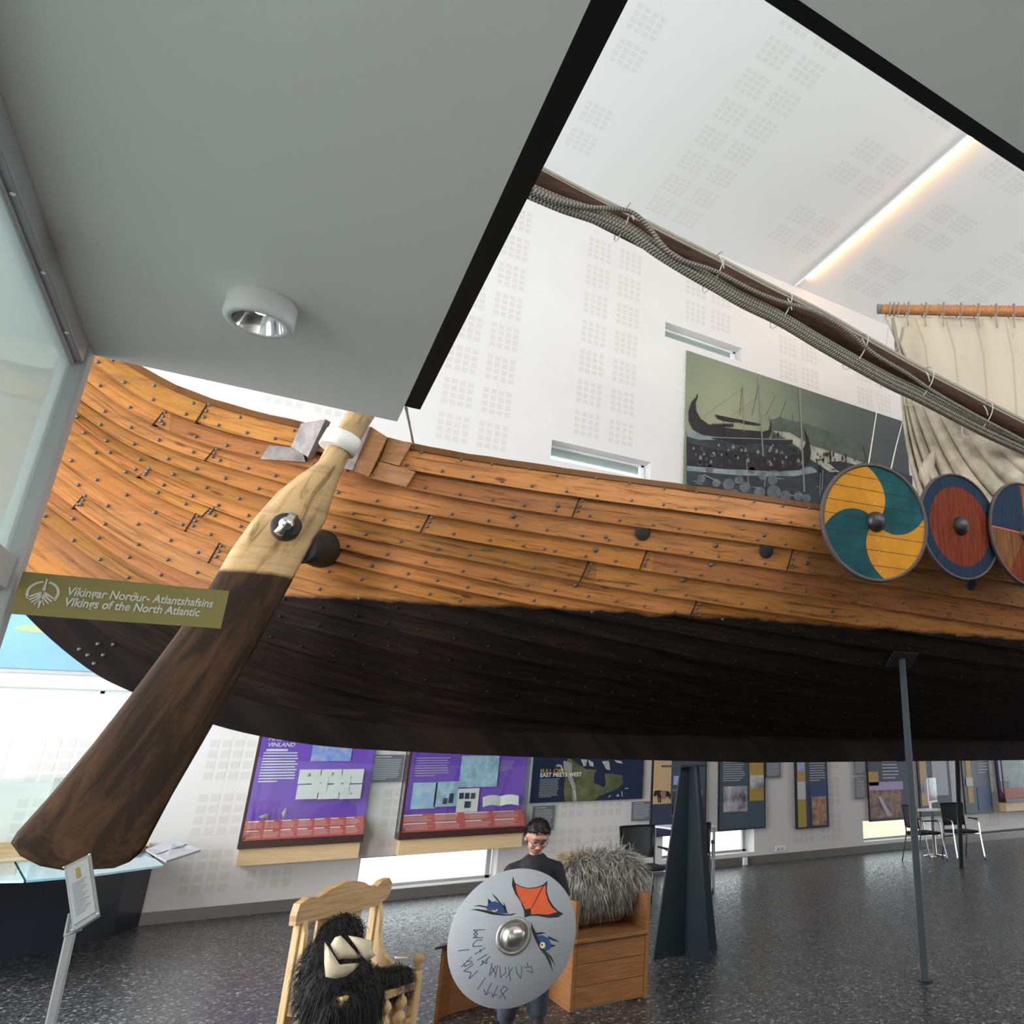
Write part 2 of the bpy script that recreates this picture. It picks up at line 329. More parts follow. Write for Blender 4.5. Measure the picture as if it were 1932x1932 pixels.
# back wall with its slit windows
slits = [(3.56, 5.46, 6.71, 7.07), (5.65, 7.50, 9.88, 10.22), (1.54, 3.32, .14, .55), (5.95, 7.74, .19, .57), (10.28, 12.15, .19, .58), (12.5, 22.0, .135, .19), (-9.0+.01, -.9, 2.22, 2.58), (10.0, 11.9, 10.9, 11.25)]
xs = sorted({X0, X1} | {v for s in slits for v in s[:2]}); zs = sorted({0.0, CZ} | {v for s in slits for v in s[2:]})
bm = BM()
for i in range(len(xs)-1):
    for j in range(len(zs)-1):
        cx, cz = (xs[i]+xs[i+1])/2, (zs[j]+zs[j+1])/2
        if any(s[0] < cx < s[1] and s[2] < cz < s[3] for s in slits): continue
        box(bm, (xs[i], WY, zs[j]), (xs[i+1], WY+.35, zs[j+1]))
def perf_groups(bm, cols, rows, plane, mi=1):
    for cx in cols:
        for rz in rows:
            for i in range(4):
                for j in range(4):
                    a, b = cx+i*.127, rz-j*.127
                    if plane == 'wall':
                        if any(s[0]-.1 < a < s[1]+.05 and s[2]-.05 < b < s[3]+.15 for s in slits): continue
                        q = [(a, WY-.0015, b-.09), (a+.09, WY-.0015, b-.09), (a+.09, WY-.0015, b), (a, WY-.0015, b)]
                    else: q = [(a, b-.09, CZ-.0015), (a+.09, b-.09, CZ-.0015), (a+.09, b, CZ-.0015), (a, b, CZ-.0015)]
                    f = bm.faces.new([bm.verts.new(p) for p in q]); f.material_index = mi
lowrows = [2.02-.635*k for k in range(3)]; uprows = [7.115+.635*k for k in range(8)]
perf_groups(bm, [-7.2, -6.55, -4.9, -4.25, -2.6, -1.93, -.33, .32, 1.72, 4.08, 4.72, 6.3, 6.95, 8.6, 9.25, 10.9, 11.55, 13.2, 13.85, 15.5, 16.1], lowrows, 'wall')
perf_groups(bm, [-7.4, -6.8, -5.1, -4.45, -2.8, -2.15, -.6, .03, 1.70, 2.33, 3.93, 4.59, 6.1, 6.72, 8.5, 9.12, 10.8, 11.42, 13.1, 13.7], [3.305+.635*k for k in range(6)]+uprows, 'wall')
bm.normal_update()
struct('wall_back', bm, [M['wall'], M['perf']], recalc=False)
bm = BM(); box(bm, (X0-.3, Y0-.3, CZ), (X1+.3, WY+.35, CZ+.25))
crow = [6.87-.68*k+.0 for k in range(0)]
perf_groups(bm, [-.2, .43, 4.90, 5.53, 12.2, 12.85], [11.40-.68*k for k in range(16)], 'ceil')
perf_groups(bm, [9.85, 10.48], [11.1, 10.42, 9.06, 8.38, 7.0, 6.32, 4.9], 'ceil')
perf_groups(bm, [2.35, 2.97, 7.46, 8.10, 14.6, 15.2], [10.72, 10.04, 8.68-.02, 8.0, 6.6, 5.9, 4.5, 3.8], 'ceil')
struct('ceiling', bm, [M['ceil'], M['perfc']], recalc=False)
# left wall: tall glazing
def glazed_wall(name, fixed, lo, hi, zlo, zhi, axis, nx, nz, wn):
    bm = BM(); a0, a1 = (Y0, WY) if axis == 'x' else (X0, X1)
    def seg(p, q, z0, z1, t=.25, mi=0):
        if axis == 'x': box(bm, (fixed-t, p, z0), (fixed, q, z1), mi)
        else: box(bm, (p, fixed-t, z0), (q, fixed, z1), mi)
    seg(a0, lo, 0, CZ); seg(hi, a1, 0, CZ); seg(lo, hi, 0, zlo); seg(lo, hi, zhi, CZ)
    struct(name, bm, M['wall'])
    w_ = empty(wn); w_['kind'] = 'structure'; bm = BM()
    for k in range(nx+1): p = lo+(hi-lo)*k/nx; seg(p-.03, p+.03, zlo, zhi, .12)
    for k in range(nz+1): z = zlo+(zhi-zlo)*k/nz; seg(lo, hi, z-.03, z+.03, .12)
    obj('window_frame', bm, M['grey_frame'], w_)
    bm = BM(); seg(lo, hi, zlo, zhi, .02); o = obj('window_pane', bm, M['glass'], w_)
glazed_wall('wall_left', X0, 2.0, 10.6, .6, 9.0, 'x', 6, 4, 'window_9')
area('right_fill', (29.2, 5.5, 3.6), (10.0, 6.0), 2300, (0.90, 0.94, 1.0), (-1, 0, 0))  # added fill for the low right side of the hall
glazed_wall('wall_front', Y0, -1.0, 17.0, 4.7, 11.7, 'y', 9, 3, 'window_10')
glazed_wall('wall_right', X1, 0.2, 10.8, .4, 7.0, 'x', 6, 3, 'window_12')  # window in the right end wall is made up for the added fill
# slit windows: dark blind box, frame, pane
for k, s in enumerate(slits[:-2]):
    w_ = empty('window_%d' % (k+1)); w_['kind'] = 'structure'
    bm = BM(); x0, x1, z0, z1 = s; y = WY+.24; h = z1-z0
    t = .05 if h < .42 else .05
    for q in (((x0, y, z0), (x0+.04, y+.06, z1)), ((x1-.09, y, z0), (x1-.03, y+.06, z1)), ((x0, y, z0), (x1, y+.06, z0+.035)), ((x0, y, z1-.035), (x1, y+.06, z1))): box(bm, *q)
    obj('window_frame', bm, M['grey_frame'] if z0 < 3 else M['white'], w_)
    if z0 > 3: obj('blind_box', bx((x0, y+.045, z1-.17), (x1-.12, y+.10, z1-.03)), M['grey_frame'], w_)
    obj('window_pane', bx((x0, y+.03, z0), (x1, y+.04, z1)), M['glass'], w_)
s = slits[-2]; w_ = empty('window_7'); w_['kind'] = 'structure'; bm = BM()
for p in (-7.5, -6, -4.5, -3, -1.5): box(bm, (p-.02, WY+.22, s[2]), (p+.02, WY+.3, s[3]))
box(bm, (s[0], WY+.22, s[3]-.03), (s[1], WY+.3, s[3])); obj('window_frame', bm, M['white'], w_)
obj('window_pane', bx((s[0], WY+.25, s[2]), (s[1], WY+.26, s[3])), M['glass'], w_)
s = slits[-1]; w_ = empty('window_8'); w_['kind'] = 'structure'
obj('window_pane', bx((s[0], WY+.25, s[2]), (s[1], WY+.26, s[3])), M['glass'], w_)
struct('baseboard_back', bx((X0, WY-.012, 0), (X1, WY, .13)), M['skirt'])
# lawn and paving outside
bm = BM(); box(bm, (14.0, WY+.36, -.6), (60, WY+50, -.25)); o = struct('trim_7', bm, M['ground'])
bm = BM(); box(bm, (-30, WY+.36, -.6), (14.0, WY+50, -.25)); o = struct('trim_8', bm, M['gravel'])

# mezzanine above the viewer: L-shaped grey soffit with black edge
SZ = 3.40
bm = BM()
box(bm, (-6.0, Y0, SZ), (.385, 4.03, SZ+.10)); box(bm, (.385, Y0, SZ), (14.0, 1.005, SZ+.10))
struct('ceiling.001', bm, M['soffit'])
bm = BM()
box(bm, (-6.0, Y0, SZ+.10), (.486, 4.035, SZ+.36)); box(bm, (.486, Y0, SZ+.10), (14.05, 1.112, SZ+.36))
struct('trim_1', bm, M['black'])
# glass partition on the left with its post, head rail and door rail
g = empty('window_11'); g['kind'] = 'structure'
obj('post', bx((-.925, 3.93, 0), (-.835, 4.03, SZ)), M['grey_frame'], g, bevel=.01)
bm = BM(); box(bm, (-.925, -1, SZ-.09), (-.845, 3.93, SZ)); box(bm, (-.90, -1, SZ-.11), (-.87, 3.93, SZ-.09)); obj('head_rail', bm, M['alu'], g, bevel=.006)
obj('door_rail', bx((-.92, -1, 2.32), (-.85, 3.93, 2.44)), M['grey_frame'], g)
obj('window_pane', bx((-.892, -1, 0), (-.882, 3.93, SZ-.09)), M['glass_green'], g)
bm = BM()
for yy in (2.3, 2.75, 3.2, 3.65): tube(bm, [(-.86, yy, SZ-.095), (-.86, yy, SZ-.088)], .008, 8)
obj('screw', bm, M['chrome'], g)

# ------------------------------------------------------------------ the ship
YC, XM = 7.0, 10.0
_sz = [1.70, 1.72, 1.80, 1.86, 1.98, 2.19, 2.35, 2.67, 3.1, 3.6, 4.2, 4.9, 5.8, 7.0]
_sx = [4.0, 2.83, .87, .31, -.21, -.71, -1.0, -1.37, -1.74, -2.05, -2.32, -2.52, -2.65, -2.7]
_mz = [1.95, 2.05, 2.2, 2.4, 2.6, 2.9, 3.2, 3.6, 4.0, 4.5, 5.5, 7]; _mb = [.05, .35, .8, 1.35, 1.8, 2.15, 2.38, 2.55, 2.62, 2.68, 2.75, 2.8]
def hb(X, Z):
    if X > XM: X = 2*XM-X
    xp = np.interp(Z, _sz, _sx); s_ = min(1, max(0, (X-xp)/(XM-xp)))
    return np.interp(Z, _mz, _mb)*(1-(1-s_)**2.3)**np.interp(Z, [1.9, 2.6, 3.4, 4.5], [1.5, 1.15, 1.0, .9])
def hnormal(X, Z, side=-1):
    e = .03; dx = (hb(X+e, Z)-hb(X-e, Z))/(2*e); dz = (hb(X, Z+e)-hb(X, Z-e))/(2*e)
    n = Vector((-dx, side, -dz)); return n.normalized()
SE = [
 [(-2.6,5.95),(-2.1,5.3),(-1.55,4.72),(-1.12,4.41),(-.93,4.30),(-.61,4.18),(-.28,4.11),(-.01,4.06),(.53,4.0),(.68,3.98),(1.12,3.94),(1.49,3.92),(2.23,3.895),(2.76,3.885),(3.35,3.87),(4.04,3.86),(6.5,3.84),(10,3.83)],
 [(-2.6,5.65),(-2.1,5.1),(-1.35,4.42),(-1.24,4.33),(-1.04,4.19),(-.76,4.06),(-.58,4.0),(-.25,3.93),(-.09,3.91),(.63,3.81),(1.15,3.76),(1.69,3.72),(2.25,3.695),(3.13,3.67),(4.06,3.65),(6.5,3.62),(10,3.61)],
 [(-2.55,5.4),(-2.1,4.93),(-1.34,4.28),(-1.05,4.07),(-.74,3.93),(-.55,3.87),(-.4,3.84),(-.06,3.78),(.26,3.74),(.69,3.67),(1.18,3.61),(1.69,3.57),(2.28,3.535),(3.11,3.5),(4.26,3.46),(6.5,3.41),(10,3.39)],
 [(-2.5,5.2),(-1.27,4.09),(-1.07,3.96),(-.85,3.86),(-.53,3.76),(-.08,3.65),(.24,3.58),(.79,3.51),(1.2,3.465),(1.76,3.415),(2.32,3.375),(3.21,3.325),(4.36,3.27),(5.42,3.23),(6.54,3.2),(10,3.16)],
 [(-2.47,5.0),(-1.35,4.07),(-1.13,3.9),(-.91,3.79),(-.48,3.64),(-.14,3.55),(.23,3.47),(.81,3.38),(1.23,3.33),(1.75,3.28),(2.36,3.225),(3.3,3.16),(4.43,3.095),(5.53,3.04),(6.69,3.0),(10,2.94)],
 [(-2.42,4.8),(-1.33,3.99),(-1.16,3.85),(-.89,3.7),(-.64,3.6),(-.19,3.46),(.26,3.35),(.81,3.26),(1.26,3.2),(1.83,3.13),(2.41,3.07),(3.48,2.985),(4.53,2.925),(5.48,2.88),(10,2.78)],
 [(-2.38,4.63),(-1.32,3.92),(-1.15,3.79),(-.97,3.67),(-.81,3.58),(-.51,3.47),(-.22,3.38),(.31,3.24),(.94,3.14),(1.29,3.08),(1.79,3.01),(2.45,2.94),(3.33,2.86),(5,2.75),(10,2.62)],
 [(-2.33,4.45),(-1.31,3.84),(-1.12,3.71),(-.96,3.61),(-.79,3.51),(-.5,3.4),(-.26,3.31),(.36,3.145),(.97,3.035),(1.32,2.98),(1.75,2.92),(3,2.77),(10,2.46)],
 [(-2.28,4.27),(-1.36,3.73),(-1.14,3.57),(-.92,3.46),(-.77,3.37),(-.47,3.26),(-.3,3.205),(.35,3.04),(.93,2.94),(3,2.63),(10,2.33)],
 [(-2.2,4.1),(-1.37,3.63),(-1.12,3.45),(-.85,3.29),(-.57,3.16),(-.35,3.08),(.36,2.91),(.52,2.88),(3,2.5),(10,2.22)],
 [(-2.12,3.93),(-1.37,3.53),(-1.18,3.38),(-.94,3.22),(-.69,3.09),(-.39,2.97),(.5,2.77),(3,2.38),(10,2.13)],
 [(-2.03,3.77),(-1.38,3.43),(-1.21,3.3),(-1.01,3.16),(-.69,2.98),(.5,2.64),(3,2.26),(10,2.06)],
 [(-1.93,3.6),(-1.39,3.33),(-1.21,3.18),(-.99,3.03),(-.81,2.92),(.5,2.48),(3,2.15),(10,2.0)],
 [(-1.8,3.42),(-1.4,3.2),(-1.26,3.09),(-1.1,2.97),(-.6,2.68),(.5,2.30),(3,2.05),(10,1.97)],
 [(-1.55,3.15),(-1.2,2.83),(-.85,2.55),(-.5,2.38),(0,2.2),(.6,2.08),(1.5,2.0),(2.83,1.96),(4,1.95),(10,1.95)]]
def smooth_curve(pts):
    X = np.array([p[0] for p in pts]); Z = np.array([p[1] for p in pts])
    h = np.diff(X); d = np.diff(Z)/h; m = np.zeros(len(X)); m[0], m[-1] = d[0], d[-1]
    for i in range(1, len(X)-1): m[i] = (d[i-1]*h[i]+d[i]*h[i-1])/(h[i]+h[i-1])
    m[-1] = 0
    def f(x):
        i = int(np.clip(np.searchsorted(X, x)-1, 0, len(h)-1)); t = (x-X[i])/h[i]
        return (2*t**3-3*t*t+1)*Z[i]+(t**3-2*t*t+t)*h[i]*m[i]+(-2*t**3+3*t*t)*Z[i+1]+(t**3-t*t)*h[i]*m[i+1]
    return f
NT = 90
T = [(k/NT)**1.35 for k in range(NT+1)]
seams = []
for pts in SE:
    f = smooth_curve(pts); xe = pts[0][0]
    row = [(xe+(XM-xe)*t, f(xe+(XM-xe)*t)) for t in T]
    zz = np.array([r[1] for r in row])
    for _ in range(3): zz[1:-1] = .25*zz[:-2]+.5*zz[1:-1]+.25*zz[2:]
    seams.append([(r[0], z) for r, z in zip(row, zz)])
JN = ((-.62, 1), (-.86, 2), (-.52, 3), (-.47, 7), (-.38, 9), (-.88, 6), (-1.2, 10), (.88, 4), (2.07, 5), (3.03, 6), (3.75, 3), (-.55, 8), (.60, 1), (1.9, 2), (2.5, 4))
ship = thing('longship', 'long clinker-built wooden ship with a tarred bottom, raised above the floor on steel', 'ship', (XM, YC, 1.65))
SO = Vector((XM, YC, 1.65))
bm = BM(); uvl = bm.loops.layers.uv.verify(); cl = bm.loops.layers.float_color.new('tint')
rng = random.Random(3)
for si in range(14):
    top, bot = seams[si], seams[si+1]
    for side in (-1, 1):
        joints = sorted([rng.uniform(.45, 1) for _ in range(4)]+[.5*((j_-SE[si][0][0])/(XM-SE[si][0][0]))**(1/1.35) for j_, k_ in JN if k_ == si+1]) if side < 0 else sorted(rng.uniform(0, 1) for _ in range(6)); tints = []
        for _ in range(8):
            v = rng.uniform(.72, 1.18); tints.append((v*rng.uniform(.92, 1.08), v, v*rng.uniform(.8, 1.25), 1))
        if side == -1 and si == 2: tints[3] = (.95, 1.25, 1.5, 1)
        for mir in (0, 1):
            rows = []
            for k in range(NT+1):
                X_t, Z_t = top[k]; X_b, Z_b = bot[k]
                pts = []
                for q, off in ((0, .0), (.5, .024), (1, .048)):
                    X = X_t+(X_b-X_t)*q; Z = Z_t+(Z_b-Z_t)*q
                    if q == 1: Z -= .012
                    n = hnormal(X, Z, side); P = Vector((X, YC+side*hb(X, Z), Z))+n*off; pts.append(P)
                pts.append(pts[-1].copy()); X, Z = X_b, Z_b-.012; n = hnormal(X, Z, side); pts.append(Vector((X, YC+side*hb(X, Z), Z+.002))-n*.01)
                if mir: pts = [Vector((2*XM-p.x, p.y, p.z)) for p in pts]
                rows.append([bm.verts.new(p-SO) for p in pts])
            for k in range(NT):
                u0, u1 = top[k][0]+si*7.3, top[k+1][0]+si*7.3
                t = k/NT*.5 if not mir else 1-k/NT*.5
                ti = tints[sum(1 for j in joints if j < t)]
                for j in (0, 1, 3):
                    vs = (rows[k][j], rows[k][j+1], rows[k+1][j+1], rows[k+1][j])
                    if (side == -1) == (mir == 0): vs = vs
                    else: vs = vs[::-1]
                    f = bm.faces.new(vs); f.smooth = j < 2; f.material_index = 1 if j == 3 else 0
                    for lp in f.loops:
                        kk = k if lp.vert in rows[k] else k+1; jj = rows[kk].index(lp.vert)
                        lp[uvl].uv = (top[kk][0]+si*7.3, si*.9+jj*.1); lp[cl] = ti
M['lip_shade_joint'] = mat('lip_shade_and_joints', (.035, .015, .007), .85, spec=.1)  # dark lip faces hold the shade under plank edges; plank joints share it
hull = obj('hull', bm, [M['hull'], M['lip_shade_joint']], ship, recalc=False, label='clinker planking, tarred black below the waterline')
# inside lining and deck so that the ship is a solid thing
bm = BM(); rows = []
for k in range(0, NT+1, 3):
    X, Z = seams[0][k]; Zd = Z-.55
    rows.append([Vector((X, YC+sd*max(.0, hb(X, Zd)-.05), Zd)) for sd in (-1, 1)])
rows += [[Vector((2*XM-p.x, p.y, p.z)) for p in r] for r in rows[::-1][1:]]
vr = [[bm.verts.new(p-SO) for p in r] for r in rows]
for a, b in zip(vr[:-1], vr[1:]): bm.faces.new((a[0], b[0], b[1], a[1]))
obj('deck', bm, M['cardboard'], ship)
# rails along the gunwale
for side in (-1, 1):
    pts = []; 
    for k in range(0, NT+1):
        X, Z = seams[0][k]; pts.append(Vector((X, YC+side*(hb(X, Z)-.012), Z+.006)))
    pts += [Vector((2*XM-p.x, p.y, p.z)) for p in pts[::-1][1:]]
    bm = BM(); uvl = bm.loops.layers.uv.verify(); cl = bm.loops.layers.float_color.new('tint'); rr_ = random.Random(5)
    rws = []
    for p in pts:
        jt = rr_.uniform(-.004, .004)
        n = Vector((0, side, 0)); rws.append([bm.verts.new(p-SO+Vector((0, side*a, b+jt*c))) for a, b, c in ((.026, -.05, 0), (.024, .0, 1), (-.05, .0, 1), (-.05, -.05, 0))])
    for i in range(len(rws)-1):
        for j in range(4):
            f = bm.faces.new((rws[i][j], rws[i][(j+1) % 4], rws[i+1][(j+1) % 4], rws[i+1][j]))
            for lp in f.loops: lp[cl] = (.36, .36, .40, 1); lp[uvl].uv = ((pts[i] if lp.vert in rws[i] else pts[i+1]).x, j*.05)
    obj('gunwale', bm, M['hull'], ship)
# keel and posts
kc = [(4.6, 1.665), (2.83, 1.715), (2.17, 1.735), (.87, 1.80), (.31, 1.86), (-.21, 1.98), (-.71, 2.19), (-1.0, 2.35), (-1.37, 2.67), (-1.74, 3.1), (-2.05, 3.6), (-2.32, 4.2), (-2.55, 4.9), (-2.75, 5.8), (-2.85, 6.8)]
kp = smooth_pts([(x, 0, z) for x, z in kc], 5); kp = [Vector((9.9, 0, 1.655)), Vector((7, 0, 1.658))]+kp
bm = BM(); rw = []; uvl = bm.loops.layers.uv.verify(); cl = bm.loops.layers.float_color.new('tint')
full = kp; full = [Vector((2*XM-p.x, p.y, p.z)) for p in kp[::-1]]+kp
for i, p in enumerate(full):
    a = full[max(0, i-1)]; b = full[min(len(full)-1, i+1)]; t = (b-a).normalized(); n = Vector((-t.z, 0, t.x))
    if n.z < 0 and abs(n.z) > .2: n = -n
    if abs(n.z) <= .2: n = Vector((1 if p.x < XM else -1, 0, 0))*abs(n.x)+Vector((0, 0, abs(n.z)))
    n.normalize(); h = .30
    rw.append([bm.verts.new(Vector((p.x, YC, p.z))+Vector((0, sy, 0))+n*q*h-SO) for sy, q in ((-.05, 0), (-.075, .75), (-.10, 1.05), (.10, 1.05), (.075, .75), (.05, 0))])
for i in range(len(rw)-1):
    for j in range(6):
        f = bm.faces.new((rw[i][j], rw[i][(j+1) % 6], rw[i+1][(j+1) % 6], rw[i+1][j]))
        for lp in f.loops: lp[cl] = (1, 1, 1, 1); lp[uvl].uv = (lp.vert.co.x+lp.vert.co.z, j*.06)
bm.faces.new(rw[0]); bm.faces.new(rw[-1])
obj('keel', bm, M['keel'], ship)
def hull_patch(bm, quad, off0, off1, mi=0, nx=4):
    """thick plate lying on the hull surface; quad = 4 (X,Z) corners"""
    g = []
    for i in range(nx+1):
        u = i/nx; col = []
        for j in range(3):
            v = j/2
            X = (quad[0][0]*(1-u)+quad[1][0]*u)*(1-v)+(quad[3][0]*(1-u)+quad[2][0]*u)*v; Z = (quad[0][1]*(1-u)+quad[1][1]*u)*(1-v)+(quad[3][1]*(1-u)+quad[2][1]*u)*v
            n = hnormal(X, Z); P = Vector((X, YC-hb(X, Z), Z))-SO; o0 = off0 if not callable(off0) else off0(u); o1 = off1 if not callable(off1) else off1(u)
            col.append((bm.verts.new(P+n*o0), bm.verts.new(P+n*o1)))
        g.append(col)
    def F(*v): f = bm.faces.new(v); f.material_index = mi
    for i in range(nx):
        for j in range(2):
            for s_ in (0, 1): F(g[i][j][s_], g[i+1][j][s_], g[i+1][j+1][s_], g[i][j+1][s_])
        for j in (0, 2): F(g[i][j][0], g[i+1][j][0], g[i+1][j][1], g[i][j][1])
    for i in (0, nx):
        for j in (0, 1): F(g[i][j][0], g[i][j+1][0], g[i][j+1][1], g[i][j][1])
# rivets: the nearest hundred one by one, the rest as one part
rv = []
for si in range(1, 13):
    X = seams[si][0][0]+.35+rng.uniform(0, .1); f = smooth_curve(SE[si])
    while X < 9.0:
        Z = f(X)+.020
        rv.append((X, Z)); X += rng.uniform(.16, .21) if X < 0 else rng.uniform(.2, .27)
f0 = smooth_curve(SE[0])
X = -1.2
while X < 8: rv.append((X, f0(X)-.05+rng.uniform(-.015, .01))); X += rng.uniform(.2, .34)
for jx, si in JN:
    ft, fb = smooth_curve(SE[si-1]), smooth_curve(SE[si])
    for q in (.25, .5, .75): rv.append((jx+.03-.03*q, ft(jx)+(fb(jx)-ft(jx))*q))
    bm = BM(); zt_, zb_ = ft(jx)-.012, fb(jx)-.008; hull_patch(bm, [(jx-.004, zt_), (jx-.034, zb_), (jx-.026, zb_), (jx+.004, zt_)], 0, lambda u: .011+.0465*u); obj('plank_joint', bm, M['lip_shade_joint'], ship)
rv = [r for r in rv if r[1] > 2.0 and r[1] < 5.6]
rv = [(X, Z, Vector((X, YC-hb(X, Z), Z))) for X, Z in rv]
rv.sort(key=lambda r: (r[2]-Vector((0, 0, CH))).length if r[1] > 2.9 and r[2].x > -1.3 else 99)
def rivet_bm(bm, Mx, r=.0125): lathe(bm, [(r, 0), (r*.95, r*.4), (r*.55, r*.75), (.0001, r*.85)], 8, Mx, cap=False)
def onhull(X, Z, off=.042):
    n = hnormal(X, Z); P = Vector((X, YC-hb(X, Z), Z))+n*off; return Matrix.Translation(P) @ n.to_track_quat('Z', 'Y').to_matrix().to_4x4()
bm = BM(); rivet_bm(bm, Matrix()); r0 = obj('rivet', bm, M['iron'], ship)
for i, (X, Z, P) in enumerate(rv[:100]):
    o = r0 if i == 0 else r0.copy()
    if i: C.objects.link(o)
    o.parent = ship; o.matrix_local = Matrix.Translation(-SO) @ onhull(X, Z)
M['tarred'] = mat('tarred_rivet', (.007, .006, .005), .6, spec=.2)
bm = BM()
for X, Z, P in rv[100:]:
    n0 = len(bm.faces); rivet_bm(bm, Matrix.Translation(-SO) @ onhull(X, Z)); bm.faces.ensure_lookup_table()
    if Z < 2.88:
        for f in bm.faces[n0:]: f.material_index = 1
o = obj('rivets', bm, [M['iron'], M['tarred']], ship); o['kind'] = 'stuff'
# larger roves and oar ports
for X, Z in ((1.75, 3.62), (2.15, 3.42), (1.72, 3.3), (2.1, 3.32), (1.45, 3.52), (2.02, 3.06), (3.05, 3.43), (3.05, 3.28), (3.9, 3.36), (3.45, 3.55), (4.45, 3.4), (2.85, 3.15), (4.3, 3.0), (5.0, 3.12)):
    bm = BM(); rivet_bm(bm, Matrix(), .021); o = obj('bolt_head', bm, M['iron'], ship); o.matrix_local = Matrix.Translation(-SO) @ onhull(X, Z, .026)
for X, Z in ((2.43, 3.475), (3.50, 3.425), (5.74, 3.335), (4.6, 3.37)):
    bm = BM(); lathe(bm, [(.062, -.05), (.062, .020), (.052, .024), (.0001, .0235)], 24); o = obj('oar_port', bm, M['dark_hole'], ship, label='round dark oar hole')
    o.matrix_local = Matrix.Translation(-SO) @ onhull(X, Z, .022)
for px_, py_ in ((218, 1181), (245, 1184), (206, 1196), (230, 1200), (185, 1215), (214, 1216), (166, 1236), (195, 1236), (178, 1252), (150, 1225)):
    p_ = atY(px_, py_, YC-.075); bm = BM(); rivet_bm(bm, Matrix.Rotation(PI/2, 4, 'X'), .014); o = obj('keel_bolt', bm, M['iron'], ship); o.location = p_-SO
# blocks at the oar notch
def hit(x, y):
    d = ray(x, y)
    for t in np.arange(2.0, 11, .008):
        if t*d[1] > YC-hb(t*d[0], CH+t*d[2]): return (float(t*d[0]), float(CH+t*d[2]))
    return (0, 4)
def onplane(x, y, P0, n):
    d = Vector(ray(x, y)); O = Vector((0, 0, CH)); t = (Vector(P0)-O).dot(n)/d.dot(n); return O+d*t
for nm, q, o0, o1, m_, lb in (
    ('notch_flap', [(515, 843), (575, 848), (582, 874), (498, 869)], .03, .042, 'lead', 'grey weathered plate'),
    ('notch_lip', [(575, 803), (628, 799), (596, 868), (556, 846)], .03, lambda u: .05+.09*u, 'lead', 'grey upturned lip beside the oar'),
    ('notch_cheek', [(686, 815), (707, 811), (674, 891), (648, 886)], .03, .10, 'lead', 'pale grey worn strip'),
    ('notch_block', [(707, 811), (737, 829), (703, 903), (674, 891)], .03, .085, 'pine_d', None),
    ('notch_block', [(738, 829), (781, 840), (757, 881), (723, 873)], .03, .06, 'pine_d', None),
    ('notch_block', [(722, 874), (788, 893), (771, 921), (703, 904)], .03, .07, 'pine_d', None)):
    bm = BM(); hull_patch(bm, [hit(*p) for p in q], o0+.018, (lambda f: (lambda u: f(u)+.02))(o1) if callable(o1) else o1+.02); obj(nm, bm, M[m_], ship, label=lb)

# ------------------------------------------------------------------ steering oar
OY = 5.5
st = [((688, 715), (742, 722), .9), ((652, 783), (706, 788), .9), ((622, 830), (675, 838), .95), ((600, 872), (655, 870), .9), ((563, 897), (641, 900), .6), ((524, 928), (629, 935), .42),
      ((474, 984), (614, 984), .34), ((434, 1040), (580, 1040), .30), ((400, 1100), (549, 1100), .27), ((330, 1200), (494, 1200), .24), ((255, 1300), (440, 1300), .22), ((178, 1400), (383, 1400), .19),
      ((95, 1500), (325, 1500), .15), ((32, 1570), (288, 1570), .12), ((20, 1590), (274, 1598), .11), ((38, 1615), (262, 1612), .10), ((75, 1634), (245, 1626), .09), ((125, 1643), (215, 1638), .07)]
oar = thing('steering_oar', 'huge wooden steering oar hung at the ship stern, its lower blade tarred dark', 'oar', (0, OY, 2.6))
OO = Vector((0, OY, 2.6)); bm = BM(); uvl = bm.loops.layers.uv.verify(); cl = bm.loops.layers.float_color.new('tint'); rw = []; n = 16
S2 = []
for i in range(len(st)-1):
    for k in range(4):
        t = k/4; a, b = st[i], st[i+1]
        S2.append(tuple((a[j][0]*(1-t)+b[j][0]*t, a[j][1]*(1-t)+b[j][1]*t) for j in (0, 1))+(a[2]*(1-t)+b[2]*t,))
S2.append(st[-1])
for i, (l, r, th) in enumerate(S2):
    A, B = atY(*l, OY-.05), atY(*r, OY-.05); c = (A+B)/2; h = (B-A)/2; w_ = h.length
    ring = []
    for k in range(n):
        an = 2*PI*k/n; ring.append(bm.verts.new(c+h*math.cos(an)+Vector((0, 1, 0))*math.sin(an)*w_*th-OO))
    rw.append(ring)
for i in range(len(rw)-1):
    for k in range(n):
        f = bm.faces.new((rw[i][k], rw[i][(k+1) % n], rw[i+1][(k+1) % n], rw[i+1][k])); f.smooth = True
        for lp in f.loops:
            a = i if lp.vert in rw[i] else i+1; kk = rw[a].index(lp.vert); lp[uvl].uv = (a*.05, abs(kk-n/2)*.02); lp[cl] = (1, 1, 1, 1)
bm.faces.new(rw[0]); bm.faces.new(rw[-1][::-1])
obj('blade', bm, M['oar'], oar, label='oar blade and loom in one timber')
a, b = atY(612, 822, OY-.05), atY(672, 848, OY-.05); c = (a+b)/2; ax = (atY(690, 760, OY)-atY(640, 850, OY)).normalized(); r = (a-b).length/2*1.02
bm = BM(); Mx = Matrix.Translation(c-OO) @ ax.to_track_quat('Z', 'Y').to_matrix().to_4x4(); lathe(bm, [(r, -.06), (r+.008, -.058), (r+.008, .055), (r, .058)], 28, Mx)
obj('collar', bm, M['leather'], oar, label='white leather collar')
c = atY(540, 992, OY-.20); bm = BM(); Mx = Matrix.Translation(c-OO) @ Matrix.Rotation(PI/2, 4, 'X')
lathe(bm, [(.048, .02), (.078, .02), (.084, .0), (.078, -.09), (.0, -.09)], 28, Mx); obj('socket_ring', bm, M['dark_hole'], oar)
